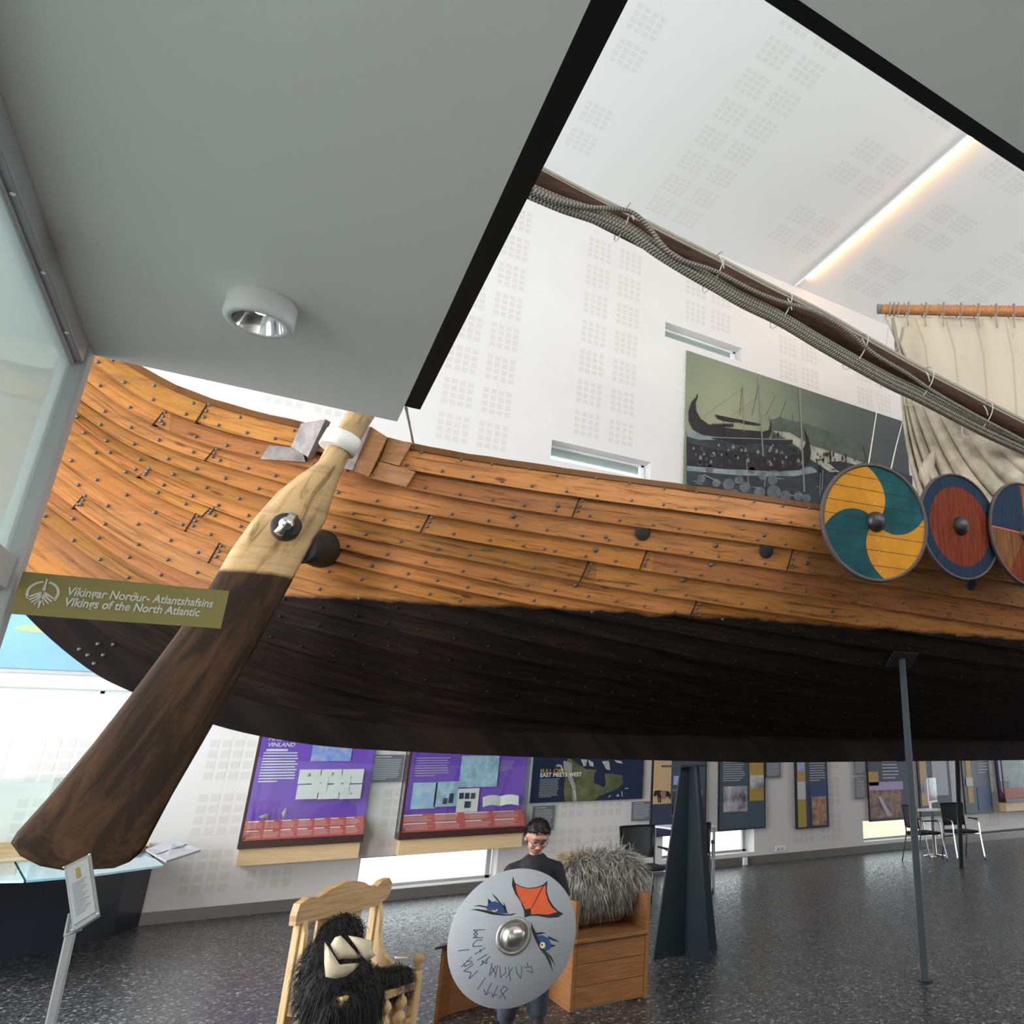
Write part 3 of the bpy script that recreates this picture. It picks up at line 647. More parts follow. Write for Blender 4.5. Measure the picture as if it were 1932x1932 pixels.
bm = BM(); q = c-OO+Vector((0, -.06, 0))
tube(bm, [q+Vector((.03, 0, .065)), q+Vector((-.035, 0, -.075))], .026, 10); lathe(bm, [(.03, -.03), (.045, -.02), (.045, .0), (.03, .03), (.0001, .04)], 12, Matrix.Translation(q) @ Matrix.Rotation(PI/2, 4, 'X'))
obj('toggle', bm, M['dome'], oar, label='shiny steel toggle bolt')
bm = BM(); X, Z = hit(606, 1035); P = Vector((X, YC-hb(X, Z), Z)); Q = Vector((atY(560, 1030, OY).x, OY, atY(560, 1030, OY).z))
dv = (Q-P); lathe(bm, [(.15, -.05), (.13, .1), (.11, dv.length*.6), (.12, dv.length+.02)], 24, Matrix.Translation(P-SO) @ dv.to_track_quat('Z', 'Y').to_matrix().to_4x4()); obj('rudder_boss', bm, M['dark_hole'], ship)

# ------------------------------------------------------------------ round shields hung on the gunwale
def shield_frame(name, label, c, nrm, roll=0, group='painted shields hung along the ship'):
    nrm = Vector(nrm).normalized(); t = thing(name, label, 'shield', c, 0, group)
    R_ = nrm.to_track_quat('Z', 'Y').to_matrix().to_4x4() @ Matrix.Rotation(roll, 4, 'Z')
    t.matrix_world = Matrix.Translation(c) @ R_; return t
def disc_sectors(R, nseg, nr, swirl, pick, z0, z1, ninner=.0, curve=.0):
    bm = BM(); V = []
    for i in range(nr+1):
        r = R*i/nr; V.append([bm.verts.new((r*math.cos(2*PI*k/nseg+swirl(i/nr)), r*math.sin(2*PI*k/nseg+swirl(i/nr)), z1-curve*(i/nr)**2)) for k in range(nseg)] if i else [bm.verts.new((0, 0, z1))])
    for i in range(nr):
        for k in range(nseg):
            if i == 0: f = bm.faces.new((V[0][0], V[1][k], V[1][(k+1) % nseg]))
            else: f = bm.faces.new((V[i][k], V[i+1][k], V[i+1][(k+1) % nseg], V[i][(k+1) % nseg]))
            f.material_index = pick((i+.5)/nr, k/nseg)
    bot = [bm.verts.new((v.co.x, v.co.y, z0)) for v in V[-1]]
    for k in range(nseg): bm.faces.new((V[-1][k], bot[k], bot[(k+1) % nseg], V[-1][(k+1) % nseg]))
    bm.faces.new(bot[::-1]); return bm
def seams_on(t, R, ang, offs, w=.004, z=.0135):
    bm = BM(); ca, sa = math.cos(ang), math.sin(ang)
    for o in offs:
        h = math.sqrt(max(0, (R*.96)**2-o*o))
        pts = [(-h, o-w/2), (h, o-w/2), (h, o+w/2), (-h, o+w/2)]
        bm.faces.new([bm.verts.new((x*ca-y*sa, x*sa+y*ca, z)) for x, y in pts])
    obj('board_seam', bm, M['seam'], t)
def rim(t, R, m_, w=.022):
    bm = BM(); lathe(bm, [(R-w, .012), (R-w, .022), (R+.006, .02), (R+.008, -.012), (R-w, -.014), (R-w, -.006)], 72, cap=False); obj('rim', bm, m_, t)
def boss(t, r, m_, flange=1.25):
    bm = BM(); lathe(bm, [(r*flange, .012), (r*flange, .018), (r, .022), (r*.97, .035), (r*.78, .035+r*.38), (r*.42, .035+r*.58), (.0001, .035+r*.64)], 28, cap=False); obj('boss', bm, m_, t, smooth=True)
def nails(t, pts, m_, r=.006):
    bm = BM()
    for x, y in pts: lathe(bm, [(r, .012), (r*.7, .018), (.0001, .019)], 6, Matrix.Translation((x, y, 0)), cap=False)
    obj('nail_heads', bm, m_, t)
SR = .515
s1 = shield_frame('round_shield', 'round shield with yellow and teal pinwheel and black boss, first from the stern', atY(1651, 985, 4.42), (-.22, -1, -.10))
obj('board', disc_sectors(SR, 64, 16, lambda q: -(1-q)**1.0*1.15+math.radians(12), lambda q, k: int(k*4+.0) % 2, -.006, .012), [M['sh_teal'], M['sh_yellow']], s1)
seams_on(s1, SR, math.radians(-2), (-.38, -.25, -.12, .02, .14, .27, .38)); rim(s1, SR, M['sh_rim']); boss(s1, .088, M['plastic'], 1.02)
nails(s1, [(-.02, .42), (-.01, .33), (0, .24), (0, .16), (.02, -.17), (.03, -.26), (.035, -.35), (.04, -.43)], M['chrome'], .005)
s2 = shield_frame('round_shield', 'round shield with a rust red centre and dark blue border', atY(1810, 993, 4.36), (-.05, -1, -.06))
obj('board', disc_sectors(.50, 64, 25, lambda q: 0, lambda q, k: 0 if q > .74 else 1, -.006, .012), [M['sh_blue'], M['sh_red']], s2)
seams_on(s2, .50, math.radians(90), (-.3, -.16, .0, .13, .27)); rim(s2, .50, M['sh_rim'], .012); boss(s2, .085, M['dirt_iron'], 1.05)
s3 = shield_frame('round_shield', 'quartered shield in dark blue, tan and red, cut off by the right edge', atY(1934, 1008, 4.28), (-.02, -1, -.06))
def quart(q, k):
    a = k*360
    return 0 if 90 < a < 180 else (1 if 180 <= a < 230 else (2 if a >= 230 and a < 270 else (2 if a < 90 else 1)))
obj('board', disc_sectors(.52, 72, 12, lambda q: 0, quart, -.006, .012), [M['sh_blue'], M['sh_tan'], M['sh_red']], s3)
seams_on(s3, .52, math.radians(90), (-.33, -.2, -.08, .1, .23)); rim(s3, .52, M['sh_rim'], .012); boss(s3, .085, M['dirt_iron'], 1.05)
bm = BM(); box(bm, (-.5, -.008, .0125), (0, .008, .015)); box(bm, (-.008, 0, .0125), (.008, .5, .015)); obj('red_line', bm, M['red'], s3)

# ------------------------------------------------------------------ lowered mast with ropes
MY = 6.9
def mp(x, y, Y=MY): return atY(x, y, Y)
mast = thing('lowered_mast', 'long dark brown wooden spar slung slantwise above the ship, ropes lashed under it', 'mast', mp(1450, 560))
MO = mast.location.copy()
def tb(name, pts, r, m_, parent, origin, n=8, **k):
    bm = BM(); tube(bm, [Vector(p)-origin for p in pts], r, n); return obj(name, bm, m_, parent, **k)
A, B = mp(1000, 335), mp(1932, 815); dr = (B-A).normalized()
A2 = A-dr*3.2; B2 = B+dr*6.0
tb('timber', [A2, A, (A*2+B)/3, (A+B*2)/3, B, B2], [.15, .145, .14, .135, .125, .12], M['mast'], mast, MO, 20)
ups = [(1027, 322), (1100, 361), (1180, 400), (1260, 441), (1350, 486), (1440, 533), (1500, 563), (1560, 594), (1640, 640), (1740, 696), (1850, 753), (1932, 795)]
los = [(1003, 368), (1060, 392), (1120, 412), (1185, 440), (1240, 478), (1300, 515), (1345, 540), (1400, 572), (1470, 606), (1540, 648), (1610, 688), (1680, 726), (1735, 752), (1850, 812), (1932, 850)]
def path(P, dY, dp): return smooth_pts([atY(x, y+dp, MY+dY) for x, y in P], 5)
def ext(P): return [P[0]-(P[1]-P[0]).normalized()*1.5]+P+[P[-1]+(P[-1]-P[-2]).normalized()*5.0]
for k, (P, dY, dp, r) in enumerate(((ups, -.05, -1, .022), (ups, -.12, 4, .020), (ups, .03, -3, .02),
        (los, -.17, -12, .030), (los, -.20, -5, .030), (los, -.17, 2, .028), (los, -.1, 6, .028), (los, -.05, -2, .03), (los, -.13, -18, .024))):
    tb('rope', ext(path(P, dY, dp)), r, M['rope_t'] if k > 2 else M['rope_light'], mast, MO, 8)
cross = [(1003, 358), (1050, 378), (1110, 391), (1160, 394), (1195, 402), (1225, 430), (1255, 468), (1290, 492), (1350, 512), (1420, 548), (1470, 568), (1540, 590), (1600, 625), (1650, 668), (1710, 704), (1760, 738), (1830, 778), (1932, 832)]
tb('rope', ext(path(cross, -.27, 0)), .028, M['rope_t'], mast, MO, 8, label='rope crossing over the front of the spar')
for x, y0, y1 in ((1180, 392, 446), (1350, 484, 543), (1478, 563, 612), (1618, 638, 690), (1738, 700, 758), (1848, 765, 818)):
    bm = BM(); a, b = atY(x+5, y0-4, MY), atY(x-14, y1+4, MY); c = (a+b)/2; r = (a-b).length/2
    e1 = (a-b).normalized(); e2 = Vector((0, 1, 0)); pts = [c+e1*math.cos(q)*r+e2*math.sin(q)*max(.22, r*.8)-MO for q in np.linspace(0, 2*PI, 25)]
    tube(bm, pts, .008, 6, cap=False); p = atY(x+8, y0, MY-.24)-MO
    tube(bm, [p, p+Vector((.03, -.02, -.08)), p+Vector((.05, -.02, -.17))], .009, 6)
    obj('lashing', bm, M['cord'], mast)



# ------------------------------------------------------------------ yard with the furled sail
yd = Vector((.82, -.57, 0)).normalized(); yn = Vector((.57, .82, 0)).normalized(); YP = atY(1662, 584, 8.3)
def sp(x, y, off=0.0): return onplane(x, y, YP+yn*off, yn)
yard = thing('yard', 'thin orange wooden yard from which the pale sail hangs', 'spar', sp(1800, 586)); YO = yard.location.copy()
tb('pole', [sp(1657, 583), sp(1672, 584), sp(1800, 586), sp(1932, 588), sp(2350, 596)], [.085, .09, .10, .105, .11], M['yardwood'], yard, YO, 16)
bm = BM(); c0 = sp(1657, 583)-YO; tube(bm, [c0-yd*.02, c0+yd*.06], .092, 16); obj('end_cap', bm, M['lead'], yard)
bm = BM()
for x in [1672, 1680, 1688]+list(range(1707, 2330, 33)):
    c = sp(x, 585+(x-1660)*.018)-YO; pts = [c+Vector((0, 0, 1))*math.cos(q)*(.15 if x > 1690 else .13)+yn*math.sin(q)*.15+yd*.012*q for q in np.linspace(0, 2*PI, 17)]
    tube(bm, pts, .012, 6, cap=False)
    if x > 1700: tube(bm, [c+Vector((0, 0, -.12))-yn*.13, c+Vector((.03, 0, -.38))-yn*.10], .010, 6)
obj('lashing', bm, M['rope_light'], yard)
sail = thing('sail', 'cream canvas sail hanging from the yard, its lower part bunched in folds', 'sail', sp(1800, 700)); LO = sail.location.copy()
bm = BM(); uvl = bm.loops.layers.uv.verify(); Le = [(1668, 600), (1690, 650), (1698, 700), (1702, 745), (1712, 800)]
rows = []; NU, NV = 90, 30
for j in range(NV+1):
    v = j/NV; q = v*(len(Le)-1); i = min(int(q), len(Le)-2); t = q-i; lx = Le[i][0]*(1-t)+Le[i+1][0]*t; row = []
    for k in range(NU+1):
        u = k/NU; x = lx+(2330-lx)*u; y0 = 597+(x-1668)*.018; y1 = 800+(x-1712)*.5; y = y0+(y1-y0)*v
        wv = .05*math.sin(u*22+v*1.5)*(1-v*.4)+.035*math.sin(u*95)*math.exp(-v*9)+.03*math.sin(u*41+2)+.12*math.sin(PI*v)*(.5+u*.5)
        row.append((bm.verts.new(sp(x, y, -wv)-LO), u*6.5, v*4))
    rows.append(row)
def grid(bm, rows, uvl):
    for a, b in zip(rows[:-1], rows[1:]):
        for k in range(len(a)-1):
            q = (a[k], a[k+1], b[k+1], b[k]); f = bm.faces.new([w_[0] for w_ in q]); f.smooth = True
            for lp, w_ in zip(f.loops, q): lp[uvl].uv = (w_[1], w_[2])
grid(bm, rows, uvl); o = obj('upper_sail', bm, M['sail'], sail); md = o.modifiers.new('s', 'SOLIDIFY'); md.thickness = .01
bm = BM(); uvl = bm.loops.layers.uv.verify(); rows = []; NU, NV = 150, 24
edge = smooth_pts([Vector(p) for p in ((1738, 950, 0), (1800, 965, 0), (1880, 960, 0), (1960, 930, 0), (2060, 880, 0), (2200, 860, 0))], 30)
for j in range(NV+1):
    v = j/NV; row = []
    for k in range(NU+1):
        u = k/NU; e = edge[min(len(edge)-1, int(u*(len(edge)-1)))]; uf = u**2.2; ax_, ay = 1700+uf*420, 735+uf*215
        bend = math.sin(PI*v)*34*u*(1-u*.5); x = ax_+(e.x-ax_)*v-8*math.sin(PI*v)*(1-u); y = ay+(e.y-ay)*v+bend
        ph = u**.8*62; a_ = (.02+.30*v**.7)*(1-.35*u); wv = a_*(abs(math.sin(ph/2))**.6)+.08*math.sin(ph*.37+v*5)*v
        row.append((bm.verts.new(sp(x, y, -.18-wv)-LO), u*3, v*2))
    rows.append(row)
grid(bm, rows, uvl); o = obj('gathered_foot', bm, M['sail_low'], sail); md = o.modifiers.new('s', 'SOLIDIFY'); md.thickness = .012
bm = BM(); rr_ = random.Random(2)
for k in range(4):
    P = [sp(x+rr_.uniform(-5, 5)+k*2, y, -.3-.03*k)-LO for x, y in ((1680, 600), (1686, 630), (1694, 655), (1703, 680), (1712, 700), (1722, 725))]; tube(bm, smooth_pts(P, 5), .022, 7)
P = [sp(x, y, -.35)-LO for x, y in ((1704, 618), (1700, 640), (1690, 668), (1703, 672), (1712, 690), (1706, 705))]; tube(bm, smooth_pts(P, 6), .025, 7)
obj('bolt_rope', bm, M['rope_light'], sail)
# clew bundle
bm = BM(); P = [sp(x, y, -.34)-LO for x, y in ((1762, 850), (1752, 875), (1745, 900), (1755, 925))]; tube(bm, smooth_pts(P, 5), [.02+.10*math.sin(PI*min(1, i/15)) for i in range(16)], 12); obj('clew_bundle', bm, M['sail_low'], sail, smooth=True)
for lb, P, r in (('thin cord dropping from the yard end to the pinwheel shield', [sp(1676, 620, -.4), atY(1666, 700, 7.6), atY(1640, 868, 4.75), atY(1637, 888, 4.6)], .006),
              ('pale line tied beside the sail edge down to the pinwheel shield', [sp(1701, 745, -.4), atY(1703, 795, 7.3), atY(1690, 845, 5.6), atY(1679, 895, 4.6)], .007)):
    o = thing('rigging_line', lb, 'rope', P[0], group=None); tb('strand', P, r, M['cord'], o, Vector(P[0]), 6)
o = thing('barrier_rope', 'thin tan rope from the platform corner down to the ship rail', 'rope', (.44, 4.0, 3.5))
tb('strand', [atY(766, 770, 4.06), atY(780, 839, YC-hb(.68, 3.98)-.02)], .009, M['cord'], o, Vector((.44, 4.0, 3.5)), 6)

# ------------------------------------------------------------------ supports
stand = thing('cross_stand', 'tapering dark steel stand of four crossed fins carrying the keel', 'support', (3.70, 6.80, 0)); 
def fin(bm, d, w0, w1, t=.02, h=1.66):
    d = Vector(d); p = Vector((-d.y, d.x, 0))*t/2
    for s_ in (1,): 
        a = [bm.verts.new(q) for q in (p, -p, -p+Vector((0, 0, h)), p+Vector((0, 0, h)))]
        b = [bm.verts.new(q) for q in (d*w0+p, d*w0-p, d*w1-p+Vector((0, 0, h)), d*w1+p+Vector((0, 0, h)))]
        for f in ((a[0], a[1], b[1], b[0]), (a[3], b[3], b[2], a[2]), (b[0], b[1], b[2], b[3]), (a[0], b[0], b[3], a[3]), (a[1], a[2], b[2], b[1]), (a[0], a[3], a[2], a[1])): bm.faces.new(f)
for d, w0, w1 in (((-1, 0), .33, .10), ((1, 0), .33, .10), ((0, -1), .42, .12), ((0, 1), .42, .12)):
    bm = BM(); fin(bm, (*d, 0), w0, w1, .026, 1.63); obj('fin', bm, M['steel'], stand)
obj('top_plate', bx((-.14, -.1, 1.63), (.14, .34, 1.65)), M['steel'], stand)
def post(label, base, top, plate=True):
    b = Vector(base); t = Vector(top); o = thing('support_post', label, 'support', base, group=None)
    d = (t-b); q = d.to_track_quat('Z', 'Y').to_matrix().to_4x4(); L = d.length
    obj('post', bx((-.032, -.032, 0), (.032, .032, L), 0, q), M['steel'], o, bevel=.004); obj('foot_plate', bx((-.045, -.045, 0), (.045, .045, .008)), M['steel'], o)
    bm = BM(); n_ = hnormal(min(t.x, 9.9), t.z, -1 if t.y < YC else 1); Q = n_.to_track_quat('Z', 'X').to_matrix().to_4x4(); box(bm, (-.10, -.15, -.010), (.10, .15, .010), 0, Matrix.Translation(d) @ Q); obj('pad', bm, M['black'], o)  # black pad: the shade against the hull is put into its colour
X, Z = hit(1695, 1240); post('slim dark steel post propping the hull side, the nearer one', (4.79, 4.85, 0), (X, YC-hb(X, Z)-.04, Z-.03))
post('slim dark steel post behind, standing before the right-hand mesh chair', (10.04, 9.15, 0), (9.75, YC+hb(9.75, 2.55)+.02, 2.50))

# ------------------------------------------------------------------ light fittings
p = atZ(497, 570, SZ); lamp = thing('ceiling_spotlight', 'round white surface spotlight on the grey soffit', 'lamp', p)
bm = BM(); lathe(bm, [(.112, 0), (.118, -.008), (.118, -.085), (.108, -.10), (.088, -.10), (.084, -.09)], 40, cap=False); obj('housing', bm, M['lampwhite'], lamp)
bm = BM(); lathe(bm, [(.086, -.098), (.07, -.05), (.04, -.02), (.02, -.015)], 32, cap=False); obj('reflector', bm, M['chrome'], lamp, smooth=True, recalc=False)
bm = BM(); lathe(bm, [(.020, -.02), (.024, -.045), (.0001, -.055)], 16); obj('bulb', bm, M['bulb'], lamp)
p0 = atZ(1516, 527, CZ-.08); p1 = atZ(1834, 252, CZ-.08); tl = thing('ceiling_light_strip', 'long warm glowing strip light on the high white ceiling', 'lamp', (9.0, 9, CZ))
bm = BM(); box(bm, (-.035, p1.y-1.2-9, -.05), (-.012, 11.75-9, 0)); obj('track', bm, M['white'], tl)
yb = np.linspace(p1.y-.9, p0.y, 6)
for a, b in zip(yb[:-1], yb[1:]):
    bm = BM(); tube(bm, [Vector((.045, a+.03-9, -.055)), Vector((.045, b-.03-9, -.055))], .022, 10); obj('light_tube', bm, M['tube'], tl)

# ------------------------------------------------------------------ flat pictures and panels on the back wall
def wq(bm, pts, y, th=.002, mi=0, O=Vector()):
    """flat outline (pixel points) on the vertical plane Y=y"""
    prism(bm, [atY(px, py, y)-O for px, py in pts], (0, -th, 0), mi)
def rect(bm, x0, x1, z0, z1, y, th=.002, mi=0): box(bm, (x0, y-th, z0), (x1, y, z1), mi)
def lines(bm, x0, x1, z0, z1, y, n, rnd, fill=.55, mi=0):
    h = (z1-z0)/n
    for k in range(n):
        z = z1-h*(k+.5)
        rect(bm, x0, x1-(x1-x0)*(rnd.uniform(0, .12) if k < n-1 else rnd.uniform(.2, .5)), z-h*fill/2, z+h*fill/2, y, .001, mi)
def text(name, s, loc, size, m_, parent, rot=(PI/2, 0, 0), bold=0.0, align='LEFT', ext_=.0015, shear=0.0):
    cu = bpy.data.curves.new(name, 'FONT'); cu.body = s; cu.size = size; cu.align_x = align; cu.extrude = ext_; cu.offset = bold; cu.shear = shear
    t = bpy.data.objects.new('tmp', cu); C.objects.link(t); bpy.context.view_layer.update()
    me = bpy.data.meshes.new_from_object(t.evaluated_get(bpy.context.evaluated_depsgraph_get())); bpy.data.objects.remove(t)
    me.materials.clear(); me.materials.append(m_); o = bpy.data.objects.new(name, me); C.objects.link(o); o.location = loc; o.rotation_euler = rot
    if parent: o.parent = parent
    return o
rnd = random.Random(11)
FY = 11.77
# --- big painting of longships
def mural_mat():
    m = bpy.data.materials.new('painted_sky_and_sea'); m.use_nodes = True; nt = m.node_tree; p = nt.nodes['Principled BSDF']; L = nt.links.new
    tc = N(nt, 'ShaderNodeTexCoord'); mpn = N(nt, 'ShaderNodeMapping'); mpn.inputs['Rotation'].default_value = (0, .45, 0); mpn.inputs['Scale'].default_value = (.25, 1, .9); L(tc.outputs['Object'], mpn.inputs[0])
    n = N(nt, 'ShaderNodeTexNoise'); n.inputs['Scale'].default_value = 1.6; n.inputs['Detail'].default_value = 8; L(mpn.outputs[0], n.inputs['Vector'])
    sp_ = N(nt, 'ShaderNodeSeparateXYZ'); L(tc.outputs['Object'], sp_.inputs[0])
    # bright glow of the painted sky, off to the left of the picture
    d = N(nt, 'ShaderNodeVectorMath', operation='DISTANCE'); L(tc.outputs['Object'], d.inputs[0]); d.inputs[1].default_value = (.9, 0, -1.3)
    a = N(nt, 'ShaderNodeMath', operation='MULTIPLY_ADD'); L(n.outputs['Fac'], a.inputs[0]); a.inputs[1].default_value = 1.6; L(d.outputs['Value'], a.inputs[2])
    r = N(nt, 'ShaderNodeValToRGB'); e = r.color_ramp.elements; p.inputs['Specular IOR Level'].default_value = .15; e[0].position = .0; e[0].color = (.33, .34, .22, 1); e[1].position = 1; e[1].color = (.07, .08, .085, 1)
    for q, c in ((.2, (.24, .26, .17, 1)), (.36, (.17, .20, .14, 1)), (.55, (.105, .125, .11, 1))): k = r.color_ramp.elements.new(q); k.color = c
    mr = N(nt, 'ShaderNodeMapRange'); mr.inputs[1].default_value = .6; mr.inputs[2].default_value = 6.0; L(a.outputs[0], mr.inputs[0]); L(mr.outputs[0], r.inputs[0])
    L(r.outputs[0], p.inputs['Base Color']); p.inputs['Roughness'].default_value = .45; return m
M['mural'] = mural_mat()
M['m_sea'] = mat('painted_dark_sea', (.045, .055, .062), .45, spec=.12, nz=.5, nscale=2.2, alt=(.03, .035, .04), stretch=(.5, 1, 1.5))
M['m_hill'] = mat('painted_hill', (.10, .125, .10), .45, spec=.12, nz=.3, nscale=2); M['m_beach'] = mat('painted_beach', (.38, .37, .30), .5, nz=.5, nscale=4)
M['m_ship'] = mat('painted_ship', (.035, .032, .036), .45, spec=.12, nz=.3, nscale=3); M['m_mast'] = mat('painted_mast', (.20, .20, .18), .45)
M['m_surf'] = mat('painted_surf', (.22, .27, .28), .5, spec=.12, nz=.5, nscale=3); M['m_shield'] = mat('painted_shield', (.14, .145, .16), .5, spec=.12, nz=.4, nscale=5)
tl_, tr_ = atY(1296, 663, FY), atY(1709, 796, FY); mx0, mx1, mz1 = tl_.x, 12.32, 9.70; mz0 = 6.0
mural = thing('mural', 'big dark painting of moored longships and warriors on the upper wall', 'painting', (mx0, FY, mz1)); MUO = Vector((mx0, FY, mz1))
bm = BM(); box(bm, (0, -.0, mz0-mz1), (mx1-mx0, .025, 0)); obj('canvas', bm, M['mural'], mural)
def mu(*pts): return [(1240+a/3.864, 580+b/3.864) for a, b in pts]
def mlayer(name, polys, m_, lift):
    bm = BM()
    for q in polys: wq(bm, mu(*q), FY-lift, .002, 0, MUO)
    return obj(name, bm, m_, mural)
def clampX(q): return q
mlayer('painted_hill', [[(830, 820), (900, 800), (985, 825), (1010, 830), (1100, 850), (1250, 905), (1400, 960), (1590, 1045), (1600, 1100), (1400, 1120), (830, 960)]], M['m_hill'], .004)
mlayer('painted_sea', [[(214, 910), (300, 935), (480, 960), (820, 960), (1250, 1080), (1500, 1130), (1600, 1140), (1860, 1230), (1860, 1560), (216, 1560)]], M['m_sea'], .006)
mlayer('painted_beach', [[(840, 900), (960, 910), (1130, 1010), (1300, 1060), (1500, 1130), (1460, 1150), (1330, 1120), (1240, 1130), (1330, 1200), (1260, 1200), (1120, 1110), (1000, 1000)]], M['m_beach'], .008)
mlayer('painted_surf', [[(216, 895), (330, 925), (430, 940), (420, 965), (300, 965), (216, 940)], [(216, 1155), (500, 1180), (700, 1185), (880, 1200), (1120, 1160), (1180, 1200), (1000, 1230), (600, 1225), (216, 1190)]], M['m_surf'], .008)
far = [(291, 622), (297, 650), (280, 700), (285, 755), (315, 810), (370, 850), (480, 875), (600, 890), (770, 905), (812, 895), (825, 850), (812, 785), (832, 850), (832, 900), (815, 955), (640, 955), (440, 945), (330, 930), (260, 890), (230, 830), (228, 760), (250, 690), (285, 650)]
mlayer('painted_ship', [far], M['m_ship'], .010)
mlayer('painted_ship', [[(216, 985), (330, 1010), (480, 1045), (640, 1050), (850, 1065), (1010, 1070), (1060, 1040), (1085, 980), (1070, 880), (1105, 960), (1122, 1060), (1105, 1140), (1040, 1185), (880, 1195), (560, 1180), (216, 1150)]], M['m_ship'], .012)
mlayer('painted_sail', [[(420, 780), (755, 850), (745, 862), (700, 858), (640, 850), (600, 838), (540, 838), (480, 825), (440, 812)], [(400, 948), (990, 965), (985, 995), (900, 1000), (840, 1010), (760, 985), (690, 995), (620, 1010), (540, 990), (500, 970), (400, 958)]], M['m_ship'], .013)
def ln(a, b, w_=4): return [(a[0]-w_/2, a[1]), (a[0]+w_/2, a[1]), (b[0]+w_/2, b[1]), (b[0]-w_/2, b[1])]
mlayer('painted_mast', [ln((740, 500), (772, 1085), 9), ln((1038, 595), (1072, 1345), 11), ln((625, 570), (633, 905), 5), [(400, 944), (990, 962), (990, 968), (400, 950)]], M['m_mast'], .015)
rig = [((620, 590), (330, 800)), ((740, 650), (540, 790)), ((740, 560), (690, 790)), ((620, 590), (600, 780)), ((860, 650), (790, 790)), ((940, 680), (890, 810)), ((930, 940), (935, 1080)), ((480, 820), (500, 1060)), ((1500, 1010), (1530, 1130)), ((985, 775), (990, 830))]
mlayer('painted_rigging', [ln(a, b, 2.5) for a, b in rig], M['m_ship'], .014)
figs = []
for k in range(9): figs.append([(395+k*18, 868), (398+k*18, 848), (406+k*18, 845), (412+k*18, 852), (412+k*18, 874)])
for x, y in ((1210, 1100), (1240, 1060), (1260, 1050), (1285, 1055), (1350, 1085), (1375, 1070), (1190, 1150), (1215, 1190), (1300, 1200), (1440, 1170), (1180, 1180), (850, 930), (880, 910)): figs.append([(x-5, y+32), (x-6, y+5), (x, y-6), (x+6, y+5), (x+5, y+32)])
for x, y in ((1270, 1130), (1190, 1110), (1300, 1180), (1190, 1190)): figs.append([(x-28, y), (x+28, y-8), (x+30, y-2), (x-26, y+8)])
for q in figs: mlayer('painted_figure', [q], M['m_ship'], .014)
circ = []
for x, y, r in ((595, 1260, 32), (520, 1290, 42), (640, 1310, 40), (840, 1260, 36), (770, 1230, 30), (850, 1345, 50), (745, 1350, 42), (935, 1375, 40), (1030, 1375, 34), (430, 1280, 30), (380, 1180, 28), (1090, 1390, 30), (690, 1190, 26), (560, 1360, 36), (320, 1250, 30)):
    circ.append([(x+r*math.cos(q), y+r*math.sin(q)) for q in np.linspace(0, 2*PI, 17)[:-1]])
mlayer('painted_shields', circ, M['m_shield'], .012)
rk = random.Random(21); crowd = []; crowd2 = []
for k in range(90):
    x = rk.uniform(260, 1060); y = rk.uniform(1000, 1075) if k % 2 else rk.uniform(1060, 1150); r = rk.uniform(5, 12)
    (crowd if k % 3 else crowd2).append([(x-r, y+r*1.6), (x-r*.8, y-r*.3), (x, y-r*1.3), (x+r*.8, y-r*.2), (x+r, y+r*1.6)])
for k in range(26):
    x = rk.uniform(1150, 1560); y = 1060+(x-1150)*.22+rk.uniform(-20, 90); r = rk.uniform(4, 8); crowd.append([(x-r*.7, y+r*2.6), (x-r*.8, y), (x, y-r*1.4), (x+r*.8, y), (x+r*.7, y+r*2.6)])
mlayer('painted_crowd', crowd, mat('painted_crowd_dark', (.03, .035, .04), .5), .016); mlayer('painted_crowd', crowd2, mat('painted_crowd_light', (.17, .18, .15), .5), .0165)
wv_ = []
for k in range(26):
    x = rk.uniform(230, 1500); y = rk.uniform(1180, 1420); L_w = rk.uniform(30, 110); wv_.append([(x, y), (x+L_w*.5, y-4+L_w*.05), (x+L_w, y+L_w*.12), (x+L_w*.5, y+2+L_w*.07)])
mlayer('painted_waves', wv_, M['m_surf'], .0165)
mlayer('painted_spears', [ln((650, 1110), (665, 1290), 5), ln((1210, 1180), (1200, 1330), 5), ln((1190, 1210), (1185, 1370), 4), [(340, 1215), (470, 1280), (470, 1286), (336, 1222)], ln((790, 1240), (780, 1310), 5)], M['m_mast'], .016)

# --- blue sky picture on the left above the long window
bp = thing('sky_picture', 'bright blue wall picture with a small green island, behind the ship stern', 'picture', (-5, FY, 2.78))
bm = BM(); box(bm, (-3.9, 0, 0), (4.2, .025, 1.15)); obj('print', bm, M['skypic'], bp)
bm = BM(); pts = []
for q in np.linspace(0, 2*PI, 24)[:-1]: c = atY(72, 1188, FY); pts.append(c+Vector((math.cos(q)*.20, -.003, math.sin(q)*(.05 if math.sin(q) > 0 else .035)))-bp.location)
prism(bm, pts, (0, -.003, 0)); obj('island', bm, M['island'], bp)
bm = BM(); box(bm, (X0, WY-.02, 2.735), (-.8, WY, 2.775)); struct('trim_3', bm, M['grey_frame'])
bm = BM(); tube(bm, [atY(148, 1452, FY), atY(150, 1442, FY), atY(158, 1438, FY), atY(164, 1444, FY), atY(162, 1456, FY), atY(153, 1460, FY), atY(148, 1452, FY)], .006, 6)
o = obj('wire_loop', bm, M['steel']); tag(o, 'small bent wire loop on the wall just left of the oar blade', 'wire')

